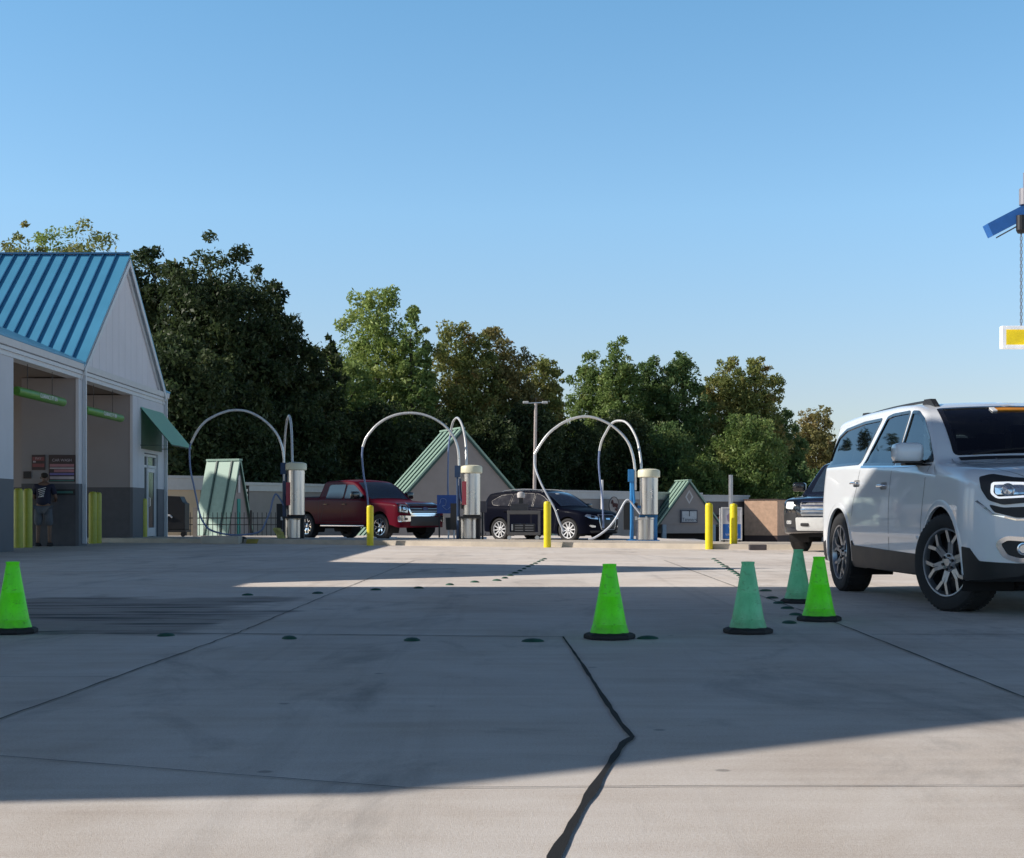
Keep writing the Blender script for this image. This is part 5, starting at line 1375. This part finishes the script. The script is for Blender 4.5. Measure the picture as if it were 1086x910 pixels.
# ------------------------------------------------------------------ A-board sign
YA = 33.6; a = at(765,577,YA); b = at(787,539.5,YA)
ab = thing('a_board','white framed A-board with white and blue poster','A-board',(a.x,YA,.10))
W_, H_ = b.x-a.x, b.z-a.z
fr_ = MB(); e = .03
fr_.box(0,e,-.02,.02,.05,H_).box(W_-e,W_,-.02,.02,.05,H_).box(e,W_-e,-.02,.02,.05,.05+e).box(e,W_-e,-.02,.02,H_-e,H_)
fr_.box(0,e,.30,.33,.02,H_*.97).box(W_-e,W_,.30,.33,.02,H_*.97).xf(Matrix.Identity(4))
fr_.build('frame', M_whitep, ab)
MB().box(e,W_-e,-.012,.0,.09,H_*.52).build('poster_blue', simple('poster_blue',(.02,.14,.50),.4), ab)
MB().box(e,W_-e,-.012,.0,H_*.52+.002,H_-e).build('poster_white', simple('poster_pale',(.55,.56,.62),.4), ab)
MB().prism([(W_*.3,H_*.60),(W_*.7,H_*.58),(W_*.78,H_*.74),(W_*.5,H_*.9),(W_*.25,H_*.76)],'y',-.016,-.013).build('poster_picture', simple('poster_mauve',(.28,.24,.38),.5), ab)
for s,sz,v in (('WE',.10,.43),('$',.11,.33),('VACUUM',.07,.22)):
    q = text_mb(s,sz,.001); q.xf(Matrix.Translation((W_*.5,-.016,H_*v))@Matrix.Rotation(PI/2,4,'X')); q.build('lettering', M_whitep, ab)
for x in (.06,W_-.06): MB().lathe([(.03,-.015),(.03,.015)],axis='y',n=12,c=(x,-.01,.03)).build('foot', M_black, ab)

# ------------------------------------------------------------------ hanging sign and blue awning structure on the right
YH = 20.0
pl = thing('lane_canopy','blue pitched canopy arm on a grey post at the right edge','canopy',(8.9,YH,0))
MB().tube([(0,0,0),(0,0,5.6)],.09,14).build('post', M_alloy, pl)
ap = at(1085,212,YH)-Vector((8.9,YH,0)); lo = at(1050,243,YH)-Vector((8.9,YH,0))
rf = MB(); d = Vector((1.0,0,.52)).normalized(); up = Vector((-.52*.9,0,1)).normalized()
R0 = at(1047.5,237,YH)-Vector((8.9,YH,0)); R1 = R0+d*1.75; R2 = R1+Vector((1.55,0,-.8))
rf.slab(R0,R1,R1+Vector((.055,0,-.17)),R0+Vector((.075,0,-.165)),(0,.22,0)); rf.slab(R1,R2,R2+Vector((-.06,0,-.16)),R1+Vector((-.05,0,-.17)),(0,.22,0))
rf.build('canopy_roof', simple('canopy_blue',(.03,.16,.50),.45), pl)
MB().slab(R0+Vector((.18,.02,-.15)),R1+Vector((.05,.02,-.175)),R1+Vector((.05,.20,-.175)),R0+Vector((.18,.20,-.15)),(0,0,-.02)).build('soffit', simple('soffit_brown',(.17,.14,.13),.7), pl)
k1 = at(1083.2,238,YH)-Vector((8.9,YH,0))
MB().lathe([(.05,-.12),(.07,-.08),(.07,.12)],c=k1,n=14).build('lamp', M_black, pl)
k2 = at(1086.5,208,YH)-Vector((8.9,YH,0))
MB().lathe([(.10,-.12),(.10,.10)],c=k2+Vector((.03,0,0)),n=16).lathe([(.075,.1),(.075,.32)],c=k2+Vector((.06,0,0)),n=16).build('vent', simple('vent_grey',(.28,.27,.29),.5,metal=.3), pl)
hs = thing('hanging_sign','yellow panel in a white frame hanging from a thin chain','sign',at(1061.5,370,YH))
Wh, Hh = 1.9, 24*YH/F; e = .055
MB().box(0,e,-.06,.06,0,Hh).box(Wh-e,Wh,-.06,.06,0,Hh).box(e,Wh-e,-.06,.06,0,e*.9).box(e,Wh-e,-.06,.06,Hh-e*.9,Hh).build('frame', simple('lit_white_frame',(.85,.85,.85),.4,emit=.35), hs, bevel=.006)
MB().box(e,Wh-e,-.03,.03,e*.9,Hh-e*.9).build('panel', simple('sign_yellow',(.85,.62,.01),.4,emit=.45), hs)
ch = MB(); cx_ = gx(1083,YH)-gx(1061.5,YH); zt_ = (370-246)*YH/F; z_ = Hh
k = 0
while z_ < zt_:
    a_ = Vector((cx_,0,z_)); ch.tube([a_+Vector((.012*(k%2),.012*((k+1)%2),0)),a_+Vector((.012*(k%2),.012*((k+1)%2),.05))],.006,4); ch.tube([a_+Vector((-.012*(k%2),-.012*((k+1)%2),0)),a_+Vector((-.012*(k%2),-.012*((k+1)%2),.05))],.006,4); z_ += .047; k += 1
z_ = Hh
while z_ < zt_: 
    ch.tube([(Wh-.3,0,z_),(Wh-.3,0,z_+.05)],.008,4); z_ += .05
ch.build('chain', simple('chain_dark',(.08,.09,.12),.5), hs)

# ------------------------------------------------------------------ person
def skin(name, verts, edges, radii, mat, parent, sub=2, root=0):
    me = bpy.data.meshes.new(name); me.from_pydata([Vector(v) for v in verts], edges, [])
    o = bpy.data.objects.new(name, me); COL.objects.link(o)
    md = o.modifiers.new('s','SKIN'); md.use_smooth_shade = True
    sv = me.skin_vertices[0].data
    for i, r in enumerate(radii): sv[i].radius = (r if isinstance(r,tuple) else (r,r)); sv[i].use_root = (i == root)
    ss = o.modifiers.new('u','SUBSURF'); ss.levels = sub; ss.render_levels = sub
    bpy.context.view_layer.update()
    m2 = bpy.data.meshes.new_from_object(o.evaluated_get(bpy.context.evaluated_depsgraph_get()))
    bpy.data.objects.remove(o)
    m2.materials.clear(); m2.materials.append(mat)
    for p in m2.polygons: p.use_smooth = True
    n = bpy.data.objects.new(name, m2); COL.objects.link(n); n.parent = parent; return n
def person():
    Yp = 34.05; t = thing('person','person in dark navy tee with white print and long grey shorts, back turned','person',(gx(46,Yp),Yp,0),math.radians(4))
    t['label'] = 'person in navy tee with white back print and grey shorts at the bay wall'
    sk = simple('skin_tone',(.16,.09,.06),.6); tee = simple('navy_tee',(.012,.014,.035),.85); sh = simple('grey_shorts',(.10,.11,.13),.85,var=.15,scale=8); hr = simple('dark_hair',(.02,.014,.01),.8)
    # faces +y, head bent forward, hands at the panel
    V = [(0,0,.93),(0,.02,1.10),(0,.05,1.28),(0,.07,1.42),(0,.11,1.49),(0,.16,1.55),(0,.17,1.65),
         (-.10,0,.90),(-.12,.03,.50),(-.13,.0,.09),(-.13,.14,.035),
         (.10,0,.90),(.13,.06,.50),(.14,.0,.09),(.14,.14,.035),
         (-.18,.06,1.40),(-.25,.12,1.14),(-.17,.33,1.10),(-.15,.38,1.11),
         (.18,.06,1.40),(.27,.08,1.13),(.20,.32,1.06),(.18,.37,1.07)]
    E = [(0,1),(1,2),(2,3),(3,4),(4,5),(5,6),(0,7),(7,8),(8,9),(9,10),(0,11),(11,12),(12,13),(13,14),(3,15),(15,16),(16,17),(17,18),(3,19),(19,20),(20,21),(21,22)]
    Rr = [.13,.13,.14,.11,.055,.075,.085,.085,.058,.04,.038,.085,.058,.04,.038,.055,.04,.028,.032,.055,.04,.028,.032]
    b = skin('body',V,E,Rr,sk,t)
    fg = MB()
    for wx, wy, wz, s in ((-.15,.38,1.11,1),(.18,.37,1.07,-1)):
        for k,(dx,L) in enumerate(((-.027,.068),(-.009,.078),(.009,.074),(.027,.060))):
            fg.tube([(wx+dx,wy,wz),(wx+dx,wy+L*.6,wz+.005),(wx+dx,wy+L,wz-.018),(wx+dx,wy+L*1.1,wz-.035)],[.010,.009,.008,.006],6)
        fg.tube([(wx+s*.03,wy-.03,wz),(wx+s*.055,wy+.01,wz-.01),(wx+s*.05,wy+.04,wz-.02)],[.011,.010,.007],6)
        for sx in (-1,1): pass
    fg.build('fingers', sk, b, smooth=60)
    hd = MB().lathe([(.01,-.055),(.045,-.05),(.05,.0),(.03,.03)],n=10); 
    MB().tube([(-.003,.255,1.60),(-.003,.275,1.585)],[.01,.013],6).build('nose', sk, b)
    for sx in (-1,1): MB().tube([(sx*.088,.15,1.62),(sx*.098,.14,1.60),(sx*.09,.15,1.575)],.012,6).build('ear', sk, b)
    skin('hair',[(0,.13,1.70),(0,.10,1.66),(0,.095,1.59)],[(0,1),(1,2)],[(.08,.085),(.095,.085),(.07,.05)],hr,t,2)
    skin('t_shirt',[(0,.0,.90),(0,.02,1.10),(0,.05,1.28),(0,.07,1.42),(-.18,.06,1.405),(-.235,.10,1.20),(.18,.06,1.405),(.25,.075,1.19)],[(0,1),(1,2),(2,3),(3,4),(4,5),(3,6),(6,7)],[(.19,.15),(.175,.15),(.18,.155),(.13,.12),.078,.07,.078,.07],tee,t)
    skin('shorts',[(0,0,.93),(-.10,.0,.86),(-.125,.02,.46),(.10,.0,.86),(.135,.045,.46)],[(0,1),(1,2),(0,3),(3,4)],[(.165,.135),.11,.10,.11,.10],sh,t)
    for x in (-.13,.14): MB().prism([(-.07,0),(.20,0),(.21,.03),(.12,.075),(-.05,.09),(-.08,.04)],'x',x-.045,x+.045).build('shoe', M_black, t, bevel=.012, smooth=50)
    pr = MB()
    for k in range(5): 
        z = 1.34-.042*k; y = -.115-.004*k
        pr.tube([(-.09+.01*k,y-.015,z-.02),(0,y-.03,z+.0),(.09-.01*k,y-.015,z+.03)],.008,5)
    pr.tube([(-.09,-.118,1.15),(.04,-.128,1.16)],.008,5); pr.build('back_print', M_whitep, t)
person()
# ------------------------------------------------------------------ trees
def rand_dirs(n):
    v = rng.normal(size=(n,3)); return v/np.linalg.norm(v,axis=1)[:,None]
def leaf_mesh(name, centers, size, mat, up=.25):
    n = len(centers); nrm = rand_dirs(n); nrm[:,2] += up; nrm /= np.linalg.norm(nrm,axis=1)[:,None]
    t = np.cross(nrm, rand_dirs(n)); t /= np.linalg.norm(t,axis=1)[:,None]+1e-9; b = np.cross(nrm,t)
    s = size*rng.uniform(.55,1.35,(n,1)); a = rng.uniform(.5,.9,(n,1))
    bend = nrm*s*.25
    q = np.stack([centers-t*s, centers-b*s*a*.6+bend*.5, centers+t*s, centers+b*s*a*.6+bend*.5],1).reshape(-1,3)
    me = bpy.data.meshes.new(name); me.vertices.add(4*n); me.vertices.foreach_set('co', q.astype(np.float32).ravel())
    me.loops.add(4*n); me.loops.foreach_set('vertex_index', np.arange(4*n,dtype=np.int32))
    me.polygons.add(n); me.polygons.foreach_set('loop_start', np.arange(0,4*n,4,dtype=np.int32)); me.polygons.foreach_set('loop_total', np.full(n,4,dtype=np.int32))
    me.materials.append(mat); me.update(calc_edges=True); me.validate(); return me
LM = {
 'pine': leafmat('leaf_pine',(0.024,0.044,0.018),(0.048,0.075,0.028),(0.085,0.115,0.040),(0.110,0.130,0.050)),
 'green': leafmat('leaf_green',(0.098,0.163,0.046),(0.169,0.247,0.072),(0.260,0.338,0.104),(0.286,0.273,0.091)),
 'mid': leafmat('leaf_mid',(0.072,0.130,0.046),(0.124,0.202,0.068),(0.195,0.260,0.098),(0.234,0.234,0.091)),
 'lime': leafmat('leaf_lime',(0.156,0.234,0.058),(0.260,0.345,0.091),(0.377,0.442,0.143),(0.390,0.377,0.130)),
 'autumn': leafmat('leaf_autumn',(0.124,0.163,0.046),(0.227,0.260,0.078),(0.351,0.325,0.111),(0.416,0.247,0.104)),
 'rust': leafmat('leaf_rust',(0.130,0.137,0.052),(0.234,0.215,0.078),(0.338,0.260,0.104),(0.403,0.221,0.111)),
}
def crown_points(R, zc, hz, shape, n, seed, clump=1.0):
    r = np.random.default_rng(seed)
    nb = int(240*clump); d = r.normal(size=(nb,3)); d /= np.linalg.norm(d,axis=1)[:,None]
    rad = r.uniform(.12,1.0,nb)**.42
    C = d*rad[:,None]
    if shape == 'cone':
        zz = C[:,2]; C[:,0] *= np.clip(.95-.62*zz,.12,1.3); C[:,1] *= np.clip(.95-.62*zz,.12,1.3)
    elif shape == 'column':
        s_ = np.clip(1.04-.12*(C[:,2]+.2),.5,1.1); C[:,0] *= s_; C[:,1] *= s_
    lob = 1+.16*np.sin(3*np.arctan2(C[:,1],C[:,0])+seed)+.12*np.sin(5*C[:,2]*2+seed*2)
    C[:,0] *= lob; C[:,1] *= lob
    C = C*np.array([R,R,hz])
    br = R*r.uniform(.08,.22,nb)
    wgt = br**2; k = r.choice(nb, n, p=wgt/wgt.sum())
    dd = r.normal(size=(n,3)); dd /= np.linalg.norm(dd,axis=1)[:,None]
    rr = r.uniform(0,1,n)**.38; rr += r.normal(size=n)*.09
    P = C[k]+dd*(rr*br[k])[:,None]*np.array([1,1,.85])
    m = int(n*.30); q = r.normal(size=(m,3)); q /= np.linalg.norm(q,axis=1)[:,None]; q *= (r.uniform(0,1,m)**.4*.93)[:,None]
    if shape != 'round':
        s2 = np.clip(1.0-.15*(q[:,2]+.2),.5,1.1)[:,None]; q[:,:2] *= s2
    P[:m] = q*np.array([R,R,hz])
    P[:,2] += zc
    return P
def tree(name, label, x, y, ztop, zb, R, kind, shape, n, seed, size=.20, group=None, base=-2.05):
    t = thing(name, label, 'tree', (x,y,base), 0, group)
    H = ztop-base; zl = max(.5, zb-base); hz = (H-zl)/2; zc = zl+hz
    P = crown_points(R*.86, zc, hz*.97, shape, n, seed)
    me = leaf_mesh('crown', P, size, LM[kind]); o = bpy.data.objects.new('crown', me); COL.objects.link(o); o.parent = t
    r = random.Random(seed); tk = MB(); bend = r.uniform(-.4,.4)
    r0 = .018*H+.08
    tk.tube([(0,0,-.3),(bend*.2,0,H*.25),(bend*.5,bend*.3,H*.55),(bend*.8,bend*.2,H*.88)],[r0*1.2,r0*.85,r0*.5,r0*.12],8)
    for k in range(9):
        z = zl+(H-zl)*(.08+.085*k); a = r.uniform(0,2*PI); L = R*.7*(1-.06*k)
        tk.tube([(bend*.5*z/H,0,z),(bend*.5+math.cos(a)*L*.5,math.sin(a)*L*.5,z+L*.22),(bend*.5+math.cos(a)*L,math.sin(a)*L,z+L*.55)],[r0*.35,r0*.22,r0*.08],6)
    tk.build('trunk', M_bark, t, smooth=60)
    return t
def ztop(py, Y): return CAMZ-(py-HZ)*Y/F
T = [ # px, top_py, width_px, Y, kind, shape, n, label
 (150,262,92,84,'pine','round',15000,'dark pine-like tree rising right behind the white gable of the car wash'),
 (222,254,112,82,'pine','round',20000,'tallest dark evergreen with rounded top left of centre'),
 (268,286,96,86,'pine','round',12000,'dark evergreen on the right shoulder of the tallest evergreen'),
 (300,326,76,88,'pine','round',9000,'smaller dark evergreen sloping down towards the gap'),
 (342,360,50,92,'pine','round',6000,'small dark tree with a pointed tip at the dip left of the pale green tree'),
 (180,352,120,76,'pine','round',12000,'low dark evergreen standing above the green awning'),
 (398,308,84,104,'lime','round',15000,'tall airy yellow-green tree with open top, left of centre'),
 (438,330,46,102,'green','column',8000,'narrow green tree on the right side of the airy yellow-green tree'),
 (370,388,70,96,'green','column',9000,'mid green tree below the left side of the airy yellow-green tree'),
 (486,342,84,108,'autumn','column',15000,'broad tree with golden green crown turning brown at the top'),
 (530,350,70,110,'rust','column',13000,'brownish autumn tree right of the golden green one'),
 (574,374,50,113,'autumn','column',9000,'shorter autumn tree at the right end of the brownish group'),
 (626,380,56,126,'green','column',10000,'fresh green tree right after the valley in the tree line'),
 (656,366,58,124,'green','column',12000,'green tree with the highest rounded top right of centre'),
 (690,378,54,128,'mid','column',11000,'dark green tree between the two rounded right-hand trees'),
 (724,371,56,126,'mid','column',12000,'blue-green tree with round top left of the yellowish one'),
 (770,384,60,130,'autumn','column',12000,'yellow-green tree right of the blue-green round tree'),
 (802,380,58,132,'autumn','column',12000,'yellow-brown tree with the last high top before the slope down'),
 (832,440,44,134,'mid','column',7000,'dark tree below the right shoulder of the yellow-brown tree'),
 (862,434,50,150,'rust','round',8000,'small brownish tree standing alone left of the white SUV'),
 (884,474,30,152,'mid','round',4000,'low dark tree tip just touching the rear of the white SUV'),
 (20,250,70,98,'autumn','round',11000,'yellowish tree top showing over the left end of the blue roof'),
 (98,246,96,99,'autumn','round',10000,'yellowish tree top showing over the blue ridge beside the gable'),
 (60,250,90,101,'lime','round',12000,'pale yellow-green tree top between the other two behind the blue roof'),
 (-30,262,60,98,'mid','round',4000,'green tree top beyond the far left of the blue roof'),
 (795,440,70,118,'green','round',9000,'fresh green bushy tree low in front of the right-hand trees'),
 (705,455,70,118,'mid','round',8000,'low mid green tree behind the small gabled entrance'),
 (560,430,70,104,'pine','round',8000,'low green tree right behind the light pole'),
 (610,450,60,112,'pine','round',7000,'low dark green tree inside the hose arch right of the light pole'),
 (660,440,60,116,'pine','round',7000,'low green tree behind the rightmost vacuum booms'),
 (850,500,50,125,'mid','round',4000,'low dark shrub-like tree behind the black SUV'),
 (740,490,60,114,'green','round',5000,'low green tree between the gabled entrance and the bushy green tree'),
 (235,400,100,78,'pine','round',10000,'low dark evergreen behind the left vacuum hose arch'),
 (310,420,90,84,'pine','round',10000,'low dark evergreen behind the leftmost vacuum station'),
 (395,430,90,94,'pine','round',9000,'low shaded evergreen behind the red pickup'),
 (455,440,80,98,'pine','round',8000,'low shaded tree left of the big gable'),
 (520,440,60,100,'pine','round',7000,'low shaded tree right of the big gable')]
for i,(px,tp,wp_,Y,kind,shape,n,lab) in enumerate(T):
    tree('pine_tree' if kind=='pine' else 'tree', lab, gx(px,Y), Y, ztop(tp-(20 if 'roof' in lab or 'ridge' in lab else 9),Y), -1.0, wp_*Y/F/2*1.42, kind, shape, int(n*(2.5 if kind!='pine' else 3.0)), 100+i, size=.10+.0005*Y if kind!='pine' else .155)
# far wood closing the gaps low down
P = []
for k in range(150):
    x = -60+k*.95; y = 150+.35*(x+60)*.6+random.uniform(-4,4)
    if x > gx(880,y)+3: pass
    h = random.uniform(6.5,9.5) if x < gx(850,y) else random.uniform(5,6.5)
    P.append(crown_points(3.2, h/2-2, h/2, 'round', 700, 900+k, .1)+np.array([x,y,0]))
for k in range(60):
    x = -30+k*.8; y = 100+.5*(x+30)+random.uniform(-2,2)
    P.append(crown_points(3.0, 1.8, 4.2, 'round', 900, 1900+k, .13)+np.array([x,y+8,0]))
me = leaf_mesh('far_wood', np.concatenate(P), .42, LM['mid']); o = bpy.data.objects.new('far_wood', me); COL.objects.link(o)
tag(o, 'dark mass of undergrowth filling in behind the separate trees', 'woodland', kind='stuff')
